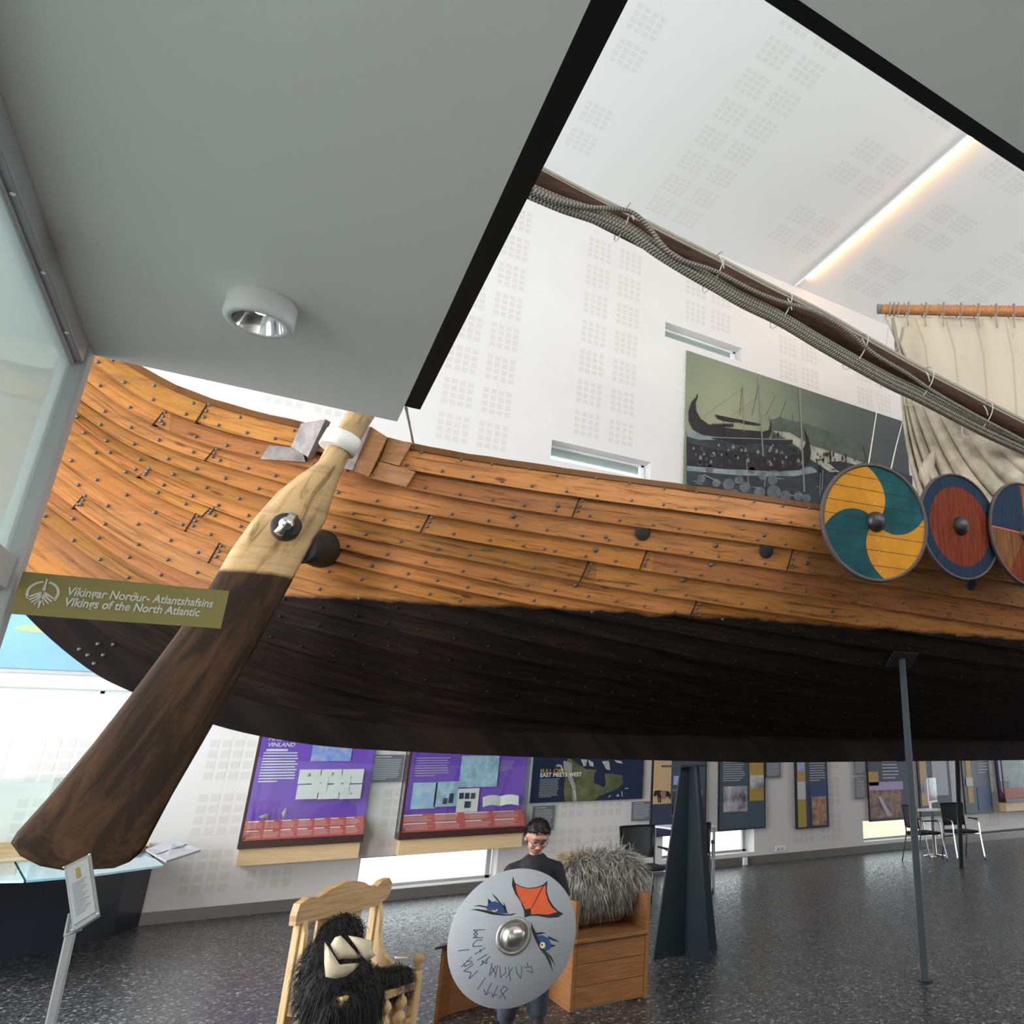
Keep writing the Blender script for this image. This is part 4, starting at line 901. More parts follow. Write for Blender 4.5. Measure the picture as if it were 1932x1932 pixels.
# --- two purple display cases with wooden base, one map case at the far right
def case(label, pxl, pxr, name='display_case', items=None, Yf=11.50, zt=2.45):
    a, b = atY(*pxl, Yf), atY(*pxr, Yf); x0, x1, z0 = a.x, b.x, (a.z+b.z)/2
    t = thing(name, label, 'display case', (x0, WY, z0)); O = Vector((x0, WY, z0)); w_ = x1-x0; h = zt-z0; d = WY-Yf
    bm = BM()
    box(bm, (0, -d-.02, 0), (w_, 0, .085)); box(bm, (0, -d, .085), (.03, -d+.03, h)); box(bm, (0, -.03, .085), (.03, 0, h)); obj('frame', bm, M['maroon'], t)
    obj('base', bx((.02, -d+.02, -.19), (w_-.02, 0, 0)), M['ply'], t, bevel=.004, label='light wooden base')
    obj('backing', bx((.03, -.05, .085), (w_, -.02, h-.04)), M['purple'], t)
    # slanted red caption strip
    bm = BM(); prism(bm, [(.03, -d+.005, .09), (w_-.005, -d+.005, .09), (w_-.005, -.08, .30), (.03, -.08, .30)], (0, .01, -.01)); obj('caption_strip', bm, M['redpanel'], t)
    obj('glass_side', bx((.004, -d+.03, .085), (.012, -.03, h)), M['glass'], t); obj('glass_side', bx((w_-.008, -d, .085), (w_, 0, h)), M['glass'], t); obj('glass_front', bx((.03, -d-.004, .085), (w_, -d+.002, h)), M['glass'], t)
    return t, O, w_, h, d
def slant(bm, x0, x1, v0, v1, d, mi=0):
    def P(x, v): return Vector((x, -d+.005+v*(d-.085), .09+v*.21))+Vector((0, -.004, .002))
    f = bm.faces.new([bm.verts.new(q) for q in (P(x0, v0), P(x1, v0), P(x1, v1), P(x0, v1))]); f.material_index = mi
def caption_text(t, w_, d, cols):
    bm = BM(); cw = (w_-.09)/cols
    for c in range(cols):
        x = .06+c*cw
        for r_ in (0, 1):
            base = .96-r_*.48; slant(bm, x, x+cw*rnd.uniform(.5, .85), base-.06, base, d, 1)
            for k in range(4): slant(bm, x, x+cw*rnd.uniform(.7, .9), base-.15-k*.075, base-.11-k*.075, d)
    obj('caption_text', bm, [M['textr'], M['textw']], t)
tA, OA, wA, hA, dA = case('left purple display case with white cards and wooden base', (447, 1603), (684, 1588)); caption_text(tA, wA, dA, 7)
def L_(px, py, O, y=11.745): p = atY(px, py, y)-O; return p.x, p.z
def prect(bm, O, a, b, y=11.745, th=.004, mi=0):
    x0, z1 = L_(*a, O, y); x1, z0 = L_(*b, O, y); rect(bm, x0, x1, z0, z1, y-O.y, th, mi)
bm = BM(); x0, z1 = L_(498, 1418, OA); x1, z0 = L_(556, 1476, OA); lines(bm, x0, x1, z0, z1, 11.745-WY, 11, rnd, .45); obj('text_block', bm, M['textw'], tA)
x0, z = L_(506, 1397, OA); text('heading', 'FINDING', (x0, -.052, z), .075, M['textw'], tA, bold=.001, shear=.2); text('heading', 'VINLAND', (x0, -.052, z-.075), .07, M['textw'], tA, bold=.001, shear=.2)
bm = BM(); lines(bm, x0, x0+.42, z-.135, z-.10, -.053, 1, rnd, .8); obj('subheading', bm, M['textw'], tA)
M['bluepic'] = mat('blue_photo', (.09, .22, .62), .5, nz=.9, nscale=14, alt=(.5, .45, .65))
bm = BM(); prect(bm, OA, (592, 1400), (661, 1436)); obj('blue_photo', bm, M['bluepic'], tA)
for r_ in range(2):
    for c in range(3):
        bm = BM(); xa, xb = 566+c*40-r_*4, 603+c*40-r_*4; ya = 1452+r_*29-c*.3; prect(bm, OA, (xa, ya), (xb, ya+26), 11.70, .02); obj('card', bm, M['card'], tA)
for xa in (591, 633):
    bm = BM(); prect(bm, OA, (xa, 1463), (xa+24, 1495), 11.69, .015); obj('raised_card', bm, M['card'], tA)
for px, py, r_ in ((583, 1462, .022), (627, 1460, .02), (645, 1478, .015), (662, 1497, .015), (605, 1477, .01)):
    bm = BM(); p = atY(px, py, 11.60)-OA; lathe(bm, [(r_, 0), (r_*.8, .02), (.0001, .028)], 9, Matrix.Translation(p) @ Matrix.Rotation(PI/2, 4, 'X')); obj('small_find', bm, M['stone'], tA)
for px, py, sc_ in ((499, 1541, (.055, .03, .03)), (537, 1535, (.026, .026, .06))):
    bm = BM(); bmesh.ops.create_icosphere(bm, subdivisions=2, radius=1); p = atY(px, py, 11.62)-OA
    for v in bm.verts: v.co = Vector((v.co.x*sc_[0], v.co.y*sc_[1], v.co.z*sc_[2]))*(1+.15*math.sin(v.co.x*5+v.co.z*7))+p
    obj('stone_find', bm, M['stone'], tA, smooth=True)
tB, OB, wB, hB, dB = case('right purple display case with open book and maps', (751, 1585), (990, 1571)); caption_text(tB, wB, dB, 4)
M['palemap'] = mat('pale_blue_map', (.42, .58, .74), .5, nz=.4, nscale=9); M['bmap'] = mat('blue_white_map', (.12, .36, .68), .5, nz=.9, nscale=5, alt=(.75, .74, .74))
bm = BM(); x0, z1 = L_(786, 1428, OB); x1, z0 = L_(847, 1465, OB); lines(bm, x0, x1, z0, z1, -.055, 8, rnd, .45); x0, z1 = L_(941, 1435, OB); x1, z0 = L_(968, 1455, OB); lines(bm, x0, x1, z0, z1, -.055, 7, rnd, .35); obj('text_block', bm, M['textp'], tB)
for a, b, m_ in (((872, 1426), (937, 1484), 'palemap'), ((780, 1477), (820, 1525), 'bmap'), ((823, 1475), (861, 1521), 'palemap'), ((865, 1488), (900, 1532), 'card')):
    bm = BM(); prect(bm, OB, a, b, 11.73); obj('print', bm, M[m_], tB)
bm = BM()
for x in (871, 882, 893): prect(bm, OB, (x-4, 1496), (x+3, 1507), 11.722, .002)
prect(bm, OB, (877, 1512), (887, 1524), 11.722, .002); prect(bm, OB, (848, 1497), (854, 1515), 11.722, .002); prect(bm, OB, (836, 1506), (843, 1517), 11.722, .002); obj('printed_motif', bm, M['navy'], tB)
bm = BM()
for sgn in (-1, 1):
    pts = []
    c = atY(944, 1512, 11.62)-OB
    R1 = [bm.verts.new(c+Vector((sgn*u*.25, -.02-.05*u+.05*v, .02*math.sin(PI*u)+v*.13-.06))) for v in (0, 1) for u in np.linspace(0, 1, 7)]
    for k in range(6): bm.faces.new((R1[k], R1[k+1], R1[k+8], R1[k+7]))
o = obj('open_book', bm, M['card'], tB, label='open white book'); md = o.modifiers.new('s', 'SOLIDIFY'); md.thickness = .02
t_, O_, w_, h_, d_ = case('brown framed map case with wooden base at the far right', (1897, 1509), (1990, 1514), 'wall_case', Yf=11.60, zt=2.2)
bm = BM(); rect(bm, .05, w_, .09, h_-.05, -.06); obj('map_print', bm, mat('light_map', (.58, .56, .62), .6, nz=.25, nscale=4), t_)
bm = BM(); rect(bm, .06, .35, .12, .45, -.065); obj('map_inset', bm, mat('grey_inset', (.25, .25, .27), .6), t_)

# --- small grey text boards
for lb, a, b in (('small grey text board between the two purple cases', (704, 1424), (755, 1475)), ('small grey text board behind the boy', (1007, 1521), (1043, 1566)),
                ('small square grey text board below the map poster right end', (1193, 1513), (1228, 1547)), ('small grey text board right of the slate panel with the bay photo', (1445, 1425), (1473, 1467)),
                ('lower grey text board left of the mountain photo panel', (1613, 1466), (1634, 1507)), ('upper grey text board left of the mountain photo panel', (1611, 1420), (1633, 1462))):
    p0_, p1_ = atY(*a, FY), atY(*b, FY); t = thing('text_board', lb, 'text board', (p0_.x, FY, p1_.z)); w_, h = p1_.x-p0_.x, p0_.z-p1_.z
    obj('board', bx((0, 0, 0), (w_, .03, h)), M['greypanel'], t); bm = BM(); lines(bm, w_*.08, w_*.95, h*.08, h*.86, -.001, 12, rnd, .4); rect(bm, w_*.08, w_*.6, h*.9, h*.94, -.001, .001); obj('print', bm, M['textg'], t)
# --- map poster
M['satmap'] = mat('satellite_map', (.16, .19, .075), .55, nz=.85, nscale=2.3, alt=(.02, .035, .10)); M['satnavy'] = mat('map_ocean', (.016, .026, .06), .6, spec=.2)
a, b = atY(1010, 1400, FY), atY(1212, 1507, FY); O = Vector((a.x, FY, b.z)); w_, h = b.x-a.x, a.z-b.z
t = thing('map_poster', 'wide satellite map poster with yellow heading on the wall right of the boy', 'poster', O); PO = O
obj('board', bx((0, 0, 0), (w_, .03, h)), M['satnavy'], t)
def mp6(*pts): return [(980+x/6.0375, 1420+y/6.0375) for x, y in pts]
bm = BM(); wq(bm, mp6((560, 60), (760, 190), (880, 190), (850, 260), (850, 340), (960, 400), (985, 360), (970, 240), (1060, 240), (1170, 260), (1180, 340), (1140, 400), (1050, 440), (900, 500), (860, 540), (520, 560), (505, 430), (520, 300), (500, 150)), FY, .002, 0, PO); obj('land', bm, mat('map_land', (.13, .14, .06), .6, spec=.2, nz=.6, nscale=4, alt=(.05, .065, .035)), t)
bm = BM(); wq(bm, mp6((500, 90), (600, 120), (600, 260), (640, 380), (650, 555), (610, 555), (600, 400), (560, 300), (505, 180)), FY-.002, .002, 0, PO); obj('mountains', bm, mat('map_mountains', (.15, .165, .15), .6, nz=.8, nscale=9, alt=(.35, .37, .36)), t)
bm = BM()
for q in ([(430, 130), (480, 140), (505, 230), (490, 235), (470, 160), (415, 160)], [(700, 75), (770, 80), (760, 150), (730, 155)], [(780, 80), (840, 110), (845, 160), (800, 150)], [(940, 100), (1020, 95), (1035, 200), (990, 190)], [(1080, 85), (1160, 95), (1175, 125), (1110, 115)], [(585, 330), (620, 390), (648, 500), (640, 550), (630, 480), (600, 390)], [(1160, 440), (1172, 440), (1175, 500), (1163, 500)], [(1010, 505), (1040, 480), (1045, 490), (1015, 512)], [(1100, 490), (1130, 470), (1135, 500), (1110, 500)], [(1200, 405), (1240, 400), (1240, 412), (1205, 415)]): wq(bm, mp6(*q), FY-.004, .002, 0, PO)
obj('ice_and_lakes', bm, mat('map_ice', (.5, .48, .45), .6, nz=.5, nscale=12), t)
p_ = atY(1019, 1459, FY)-PO; text('heading', 'FULL CIRCLE', (p_.x, -.004, p_.z), .085, M['ochre'], t, bold=.003); p_ = atY(1018.5, 1466, FY)-PO; text('heading', 'EAST MEETS WEST', (p_.x, -.004, p_.z), .08, M['textw'], t, bold=.002)
bm = BM(); p0_, p1_ = atY(1019, 1469, FY)-PO, atY(1054, 1504, FY)-PO; lines(bm, p0_.x, p1_.x, p1_.z, p0_.z, -.001, 14, rnd, .3); obj('text_block', bm, M['textg'], t)
# --- tall boards
def board(lb, tl0, br, m_, frame='plastic', zt=2.35):
    a, b = atY(*tl0, FY), atY(*br, FY); O = Vector((a.x, FY, b.z)); w_, h = b.x-a.x, zt-b.z
    t = thing('exhibition_board', lb, 'information board', O, group=None); bm = BM(); box(bm, (0, 0, 0), (w_, .035, h)); box(bm, (-.02, -.006, -.02), (0, .04, h)); box(bm, (w_, -.006, -.02), (w_+.015, .04, h)); box(bm, (0, -.006, -.02), (w_, .04, 0))
    obj('frame', bm, M[frame], t); obj('board', bx((0, -.004, 0), (w_, 0, h)), M[m_], t); return t, O
def add(t, O, nm, a, b, m_, lift=.006): bm = BM(); prect(bm, O, a, b, FY-lift, .003); return obj(nm, bm, M[m_] if isinstance(m_, str) else m_, t)
def addl(t, O, a, b, n_, m_='textg'): bm = BM(); x0, z1 = L_(*a, O, FY); x1, z0 = L_(*b, O, FY); lines(bm, x0, x1, z0, z1, -.007, n_, rnd, .35); return obj('text_block', bm, M[m_], t)
t, O = board('tall navy board with a dark horse on sand, left of the steel stand', (1233, 1438), (1330, 1570), 'navy')
add(t, O, 'sand_strip', (1235, 1415), (1266, 1516), 'sand'); add(t, O, 'text_panel', (1268, 1415), (1330, 1500), 'slate'); addl(t, O, (1270, 1425), (1298, 1462), 9); add(t, O, 'blue_picture', (1271, 1464), (1300, 1480), 'bluepic', .012)
bm = BM()
for q in ([(1540, 435), (1590, 430), (1640, 435), (1700, 440), (1722, 480), (1720, 540), (1700, 500), (1690, 575), (1700, 500), (1640, 500), (1610, 520), (1612, 570), (1600, 570), (1598, 520), (1580, 500), (1590, 570), (1578, 565), (1570, 480), (1535, 500), (1530, 480)],): wq(bm, mp6(*q), FY-.012, .002, 0, O)
obj('horse_picture', bm, M['plastic'], t); bm = BM(); wq(bm, mp6((1600, 450), (1640, 430), (1670, 450), (1665, 520), (1620, 525)), FY-.016, .002, 0, O); obj('saddle_picture', bm, mat('dusty_pink', (.30, .16, .18), .6), t)
M['bay'] = mat('bay_photo', (.50, .47, .50), .5, nz=.95, nscale=3.2, alt=(.015, .02, .04)); M['peaks'] = mat('brown_mountain_photo', (.30, .17, .13), .5, nz=.8, nscale=6, alt=(.05, .035, .035)); M['ruin'] = mat('red_rock_photo', (.42, .22, .12), .5, nz=.7, nscale=7, alt=(.10, .05, .05))
t, O = board('slate board with a black and white bay photo, right of the steel stand', (1358, 1438), (1443, 1560), 'slate')
addl(t, O, (1364, 1415), (1405, 1474), 14); add(t, O, 'bay_photo', (1365, 1484), (1410, 1530), 'bay'); add(t, O, 'ochre_strip', (1414, 1415), (1441, 1510), 'ochre'); add(t, O, 'street_photo', (1415, 1463), (1441, 1487), 'bay', .012)
t, O = board('narrow board with red rocks under blue sky and an ochre strip', (1501, 1438), (1563, 1558), 'navy')
add(t, O, 'ochre_strip', (1503, 1415), (1522, 1560), 'ochre'); add(t, O, 'pale_note', (1504, 1475), (1520, 1508), 'paper', .012); add(t, O, 'blue_emblem', (1504, 1420), (1518, 1455), 'bluepic', .012)
addl(t, O, (1526, 1415), (1557, 1474), 13); add(t, O, 'sky_photo', (1527, 1484), (1560, 1545), 'blue'); add(t, O, 'rock_photo', (1531, 1503), (1560, 1556), 'ruin', .012)
t, O = board('wide board with a brown mountain valley photo', (1637, 1438), (1722, 1543), 'navy')
add(t, O, 'ochre_strip', (1638, 1456), (1658, 1482), 'ochre', .012); addl(t, O, (1662, 1415), (1697, 1470), 9); add(t, O, 'valley_photo', (1639, 1479), (1704, 1541), 'peaks'); add(t, O, 'valley_sky', (1639, 1476), (1704, 1489), 'textp', .012)
bm = BM(); wq(bm, [(1656, 1503), (1662, 1503), (1682, 1538), (1674, 1540)], FY-.013, .002, 0, O); obj('river', bm, M['textg'], t)
t, O = board('pale slate board behind the computer screen', (1731, 1438), (1797, 1535), 'slate')
add(t, O, 'sand_strip', (1732, 1415), (1753, 1520), 'sand'); add(t, O, 'text_panel', (1755, 1415), (1790, 1500), 'textg'); add(t, O, 'blue_picture', (1736, 1475), (1752, 1495), 'bay', .012)
t, O = board('grey blue board with ochre strip, last before the framed map', (1815, 1438), (1873, 1531), 'slate')
add(t, O, 'ochre_strip', (1819, 1415), (1838, 1515), 'ochre'); add(t, O, 'small_photo', (1822, 1467), (1836, 1483), 'paper', .012); addl(t, O, (1842, 1415), (1866, 1460), 8); add(t, O, 'blue_picture', (1843, 1485), (1872, 1527), 'blue', .008)
# socket and cable box
p = atY(1472, 1601, WY); t = thing('wall_socket', 'white double wall socket above the skirting', 'socket', p); obj('plate', bx((-.11, -.012, -.045), (.11, 0, .045)), M['white'], t, bevel=.004)
bm = BM()
for x in (-.05, .04): lathe(bm, [(.028, .012), (.026, .016), (.0001, .013)], 14, Matrix.Translation((x, -.0, 0)) @ Matrix.Rotation(PI/2, 4, 'X'))
obj('outlet', bm, M['grey_frame'], t)
p = atY(1404, 1624, WY); o = obj('cable_box', bx((p.x-.04, WY-.05, 0), (p.x+.04, WY, .12)), M['white'], bevel=.005); tag(o, 'small white cable box on the floor below the low window', 'cable box')

# ------------------------------------------------------------------ curved counter on the left
t = thing('display_counter', 'dark navy faceted counter with pale blue glass top at far left', 'counter', (-1.2, 11, 0)); O = Vector((-1.2, 11, 0))
base = [(-6.0, 9.6), (-3.0, 10.05), (-1.36, 10.69), (-1.03, 10.87), (-.80, 11.25), (-.62, 11.79), (-6.0, 11.79)]
bm = BM(); prism(bm, [Vector((x, y, 0))-O for x, y in base], (0, 0, .76)); obj('body', bm, M['counter'], t)
TZ = .80
topo = [atZ(0, 1662, TZ), atZ(50, 1661, TZ), atZ(175, 1650, TZ), atZ(309, 1632, TZ)]
def poly_top(nm, pts, m_, z0=.0, th=.018): bm = BM(); prism(bm, [Vector((p.x, p.y, TZ+z0))-O for p in pts], (0, 0, -th)); return obj(nm, bm, M[m_], t)
poly_top('glass_top', [Vector((-6, 8.3, 0)), topo[0], topo[1]-Vector((.015, 0, 0)), Vector((topo[1].x-.55, 11.79, 0)), Vector((-6, 11.79, 0))], 'tile_blue')
poly_top('glass_top', [topo[1], topo[2], topo[3], Vector((-.72, 11.6, 0)), Vector((topo[1].x-.53, 11.79, 0))], 'tile_blue')
bm = BM(); a, b = atZ(0, 1668, TZ), atZ(309, 1634, TZ)
obj('wooden_rail', bx((-5, .55, TZ+.0), (-.55, .62, TZ+.16)), M['pine'], t)
q = [atZ(275, 1602, .84), atZ(314, 1624, .82), atZ(379, 1603, .85), atZ(328, 1583, .92)]
o = thing('tilted_panel', 'flat grey lid panel jutting from the counter end beside the oar', 'panel', q[0]); bm = BM(); prism(bm, [p-q[0] for p in q], (0, 0, -.02)); obj('lid', bm, M['greytop'], o)
bm = BM(); a, b = q[0]*.5+q[1]*.5-q[0], q[3]*.5+q[2]*.5-q[0]; d_ = (b-a).normalized(); s_ = Vector((-d_.y, d_.x, 0))*.012; prism(bm, [a-s_+Vector((0, 0, .002)), b-s_+Vector((0, 0, .002)), b+s_+Vector((0, 0, .002)), a+s_+Vector((0, 0, .002))], (0, 0, -.003)); obj('groove', bm, M['greypanel'], o)
ly = WY-.03-q[0].y; obj('box_below', bx((-.45, ly-.55, -.20), (-.02, ly-.05, -.0)), M['plastic'], o); obj('wood_edge', bx((-.45, ly-.05, -.20), (0, ly, .03)), M['ply'], o)
bm = BM()
o = thing('glass_case', 'clear glass box standing on the left counter', 'display case', (-2.2, 11.4, TZ)); bm = BM(); gc = atY(105, 1501, 11.35)
for a, b in (((-1.9, -.28, 0), (.62, -.27, .80)), ((.61, -.28, 0), (.62, .3, .80)), ((-1.9, -.28, .79), (.62, .3, .80))): box(bm, a, b)
obj('glass', bm, M['glass'], o)
obj('floor_plate', bx((-1.9, -.28, 0), (.62, .3, .012)), M['ply'], o)
# notice stand
P0 = (atY(120, 1635, 2.9), atY(170, 1610, 2.9), atY(187, 1726, 2.75), atY(137, 1758, 2.75))
ns = thing('notice_stand', 'thin aluminium stand with a framed paper notice, front left', 'stand', (P0[0].x, 2.9, 0)); O = Vector((P0[0].x, 2.9, 0))
tlp, trp, brp, blp = [p-O for p in P0]; nn = (trp-tlp).cross(blp-tlp).normalized(); nn = nn if nn.y < 0 else -nn
bm = BM(); prism(bm, [tlp, trp, brp, blp], -nn*.010); obj('frame', bm, M['alu'], ns, bevel=.002)
def inn(u, v): return (tlp*(1-u)+trp*u)*(1-v)+(blp*(1-u)+brp*u)*v+nn*.001
bm = BM(); prism(bm, [inn(.1, .06), inn(.9, .06), inn(.9, .93), inn(.1, .93)], nn*.001); obj('paper', bm, M['paper'], ns, label='white printed sheet')
bm = BM()
for k in range(15): v = .34+k*.034; prism(bm, [inn(.2, v)+nn*.002, inn(.75-.1*(k % 3), v)+nn*.002, inn(.75-.1*(k % 3), v+.012)+nn*.002, inn(.2, v+.012)+nn*.002], nn*.0005)
obj('print', bm, M['textg'], ns); bm = BM(); prism(bm, [inn(.42, .14)+nn*.002, inn(.56, .14)+nn*.002, inn(.56, .30)+nn*.002, inn(.42, .30)+nn*.002], nn*.0005); obj('emblem', bm, M['ochre'], ns)
bm = BM()
for u in (.02, .98):
    for v in (.02, .98): lathe(bm, [(.0035, 0), (.003, .002), (.0001, .003)], 10, Matrix.Translation(inn(u, v)) @ nn.to_track_quat('Z', 'Y').to_matrix().to_4x4())
obj('screw', bm, M['chrome'], ns)
pt = atY(138, 1740, 2.90)-O; pb = atY(95, 1932, 2.90)-O; dd = (pb-pt).normalized(); L = (pt.z)/(-dd.z)
bm = BM(); Q = dd.to_track_quat('Z', 'Y').to_matrix().to_4x4(); box(bm, (-.009, -.011, 0), (.009, .011, L-.02), 0, Matrix.Translation(pt) @ Q); obj('pole', bm, M['alu'], ns, bevel=.004)
ft = pt+dd*L; bm = BM(); lathe(bm, [(.15, 0), (.15, .008), (.14, .014), (.02, .018)], 32, Matrix.Translation((ft.x, ft.y, 0))); obj('foot', bm, M['alu'], ns)
bm = BM(); tube(bm, [inn(0, .75)+Vector((-.002, .02, 0)), inn(0, .95)+Vector((-.012, .03, -.02)), inn(.3, 1.0)+Vector((0, .03, -.01))], .005, 6); obj('bracket', bm, M['alu'], ns)
# olive sign on the post
SY = 3.92
q = [atY(42, 1077, SY), atY(432, 1116, SY), atY(416, 1188, SY), atY(22, 1155, SY)]
sg = thing('hanging_sign', 'olive green flag sign with silver lettering fixed to the grey post', 'sign', q[3]); O = q[3].copy()
x0, x1, z0, z1 = q[3].x-.005, (q[1].x+q[2].x)/2, (q[2].z+q[3].z)/2, (q[0].z+q[1].z)/2
bm = BM(); box(bm, (x0-O.x, 0, z0-O.z), (x1-O.x, .012, z1-O.z)); obj('plate', bm, M['sign'], sg)
def sgp(px, py): p = atY(px, py, SY)-O; return p
for _q in (1,):
    cu_ = bpy.data.curves.new('m', 'FONT'); cu_.size = .0485; cu_.body = 'Víkingar Nor|'; t_m = bpy.data.objects.new('m', cu_); C.objects.link(t_m); bpy.context.view_layer.update(); w1 = t_m.dimensions.x
    cu_.body = 'Víkingar Nor|o|'; bpy.context.view_layer.update(); w2 = t_m.dimensions.x; cu_.body = '||'; bpy.context.view_layer.update(); w3 = t_m.dimensions.x
    bpy.data.objects.remove(t_m)
    p = sgp(124, 1123); cx_ = ((w1+w2)/2-w3*.75)*.755; eb = BM()
    for q in ([(.0095, .010), (.0095, .020), (.006, .028), (-.001, .0345), (-.006, .0355), (-.0055, .0325), (.0005, .029), (.004, .024), (.0055, .016)], [(-.004, .0265), (-.0035, .0245), (.009, .0325), (.008, .0345)]): prism(eb, [Vector((p.x+cx_+x+.12*z, -.0018, p.z+z)) for x, z in q], (0, -.0012, 0))
    obj('letter_stroke', eb, M['sign_print'], sg)
p = sgp(124, 1123); text('lettering', 'Víkingar Noro\u200aur- Atlantshafsins'.replace('\u200a', ''), (p.x, -.002, p.z), .0485, M['sign_print'], sg, bold=.0010, ext_=.001, shear=.12).scale = (.755, 1, 1)
p = sgp(119, 1143); text('lettering', 'Víkings of the North Atlantic', (p.x, -.002, p.z), .0485, M['sign_print'], sg, bold=.0010, ext_=.001, shear=.12).scale = (.755, 1, 1)
c = sgp(81, 1119); bm = BM()
def arc(r0, r1, a0, a1, n_=14):
    A_ = [math.radians(a0+(a1-a0)*k/n_) for k in range(n_+1)]
    for a, b in zip(A_[:-1], A_[1:]): prism(bm, [c+Vector((r*math.cos(x), -.001, r*math.sin(x))) for r, x in ((r0, a), (r1, a), (r1, b), (r0, b))], (0, -.0012, 0))
arc(.040, .048, 100, 215); arc(.040, .048, -35, 80)
def cs(pts): prism(bm, [c+Vector((x, -.001, z)) for x, z in pts], (0, -.0012, 0))
cs([(-.003, .056), (.003, .056), (.003, .03), (.005, .01), (-.005, .01), (-.003, .03)])
for k in (-1, 1):
    for a_, b_, z_ in ((.004, .040, -.012), (.003, .034, -.022), (.002, .026, -.031), (.001, .016, -.039)):
        cs([(k*a_, .012+z_*.5), (k*b_*.5, z_+.008), (k*b_, z_-.006), (k*b_*.93, z_-.011), (k*b_*.45, z_+.001), (k*a_, z_*.5+.002)])
cs([(-.004, -.03), (.004, -.03), (.0015, -.06), (-.0015, -.06)])
obj('ship_emblem', bm, M['sign_print'], sg)

# ------------------------------------------------------------------ fleece made of real tapering locks
def locks(bm, roots, length, width, droop=.6, seg=4, spread=.25, rnd=random.Random(4), curl=0.0):
    for P, nrm in roots:
        d = (Vector(nrm)+Vector((rnd.uniform(-1, 1), rnd.uniform(-1, 1), rnd.uniform(-1, 1)))*spread).normalized()
        L = length*rnd.uniform(.6, 1.15); w_ = width*rnd.uniform(.6, 1.2); side = d.cross(Vector((rnd.uniform(-1, 1), rnd.uniform(-1, 1), .2))).normalized()
        p = Vector(P); prev = None; ph = rnd.uniform(0, 6)
        for k in range(seg+1):
            t = k/seg; ww = w_*(1-t*.92)
            a, b = bm.verts.new(p-side*ww), bm.verts.new(p+side*ww)
            if prev: bm.faces.new((prev[0], prev[1], b, a))
            prev = (a, b); d = (d+Vector((0, 0, -1))*droop/seg+side*curl*math.sin(ph+t*7)).normalized(); p = p+d*L/seg
def blob(bm, c, r, sub=3, M_=None):
    q = bmesh.ops.create_icosphere(bm, subdivisions=sub, radius=1)['verts']
    for v in q: v.co = (M_ or Matrix()) @ (Vector((v.co.x*r[0], v.co.y*r[1], v.co.z*r[2]))+Vector(c))
    return q
def fleece_on(blobs, per, rnd):
    out = []
    for c, r in blobs:
        for _ in range(per):
            v = Vector((rnd.gauss(0, 1), rnd.gauss(0, 1), rnd.gauss(0, 1))).normalized(); out.append((Vector((c[0]+v.x*r[0], c[1]+v.y*r[1], c[2]+v.z*r[2])), Vector((v.x/r[0], v.y/r[1], v.z/r[2])).normalized()))
    return out

# ------------------------------------------------------------------ box chairs
def box_chair(label, loc, rz):
    t = thing('box_chair', label, 'chair', loc, rz, 'plain boxy wooden chairs')
    W, D = .60, .50
    for x in (0, W-.03): obj('side_panel', bx((x, 0, 0), (x+.03, D, .70)), M['pine_red'], t, bevel=.004)
    obj('seat', bx((.01, -.02, .43), (W-.01, D-.02, .455)), M['pine_red'], t, bevel=.004)
    for k in range(3): obj('front_board', bx((.032, .004, .01+k*.14), (W-.032, .026, .147+k*.14)), M['pine_red'], t, bevel=.003)
    for k in range(3): obj('back_board', bx((.032, D-.03, .445+k*.15), (W-.032, D-.005, .592+k*.15)), M['pine_d'], t, bevel=.003)
    return t
bc = box_chair('boxy wooden chair with shaggy grey sheepskin over its back, right of the boy', (2.235, 5.80, 0), 0)
B0, B1, B2 = atZ(843, 1915), atZ(927, 1891), atZ(803, 1940)
sb = thing('seat_box', 'low wooden seat box half hidden behind the pale shield, beside the carved chair', 'seat', B0); e1 = (B1-B0).normalized(); e2 = (B2-B0).normalized(); BH = .455
def sbx(nm, a0, a1, b0, b1, z0, z1, m_, **k):
    bm = BM(); prism(bm, [e1*a0+e2*b0+Vector((0, 0, z0)), e1*a1+e2*b0+Vector((0, 0, z0)), e1*a1+e2*b1+Vector((0, 0, z0)), e1*a0+e2*b1+Vector((0, 0, z0))], (0, 0, z1-z0)); return obj(nm, bm, M[m_], sb, **k)
sbx('end_board', -.012, .018, 0, .16, 0, BH, 'pine_red', bevel=.004); sbx('side_board', .018, .62, -.002, .02, .0, .22, 'pine_d', bevel=.003); sbx('side_board', .018, .62, -.002, .02, .224, BH-.03, 'pine_d', bevel=.003)
sbx('end_board', .62, .65, -.16, .16, 0, BH, 'pine'); sbx('lid', -.03, .66, -.18, .22, BH, BH+.014, 'maroon')
fl = thing('grey_sheepskin', 'shaggy grey sheepskin draped over the back of the boxy chair', 'sheepskin', (2.55, 6.15, .8))
blobs = [((0, .0, .05), (.28, .10, .13)), ((-.16, .0, .0), (.17, .11, .15)), ((.18, -.02, .0), (.17, .11, .13)), ((.0, -.05, -.03), (.27, .09, .13))]
bm = BM()
for c, r in blobs: blob(bm, c, r)
obj('hide', bm, M['wool_grey'], fl, smooth=True)
rg = random.Random(8); rt = fleece_on(blobs, 1700, rg); bm = BM(); locks(bm, rt, .16, .0060, droop=1.9, spread=.5, seg=6, rnd=rg, curl=.30); o = obj('wool', bm, M['wool_grey'], fl, recalc=False)
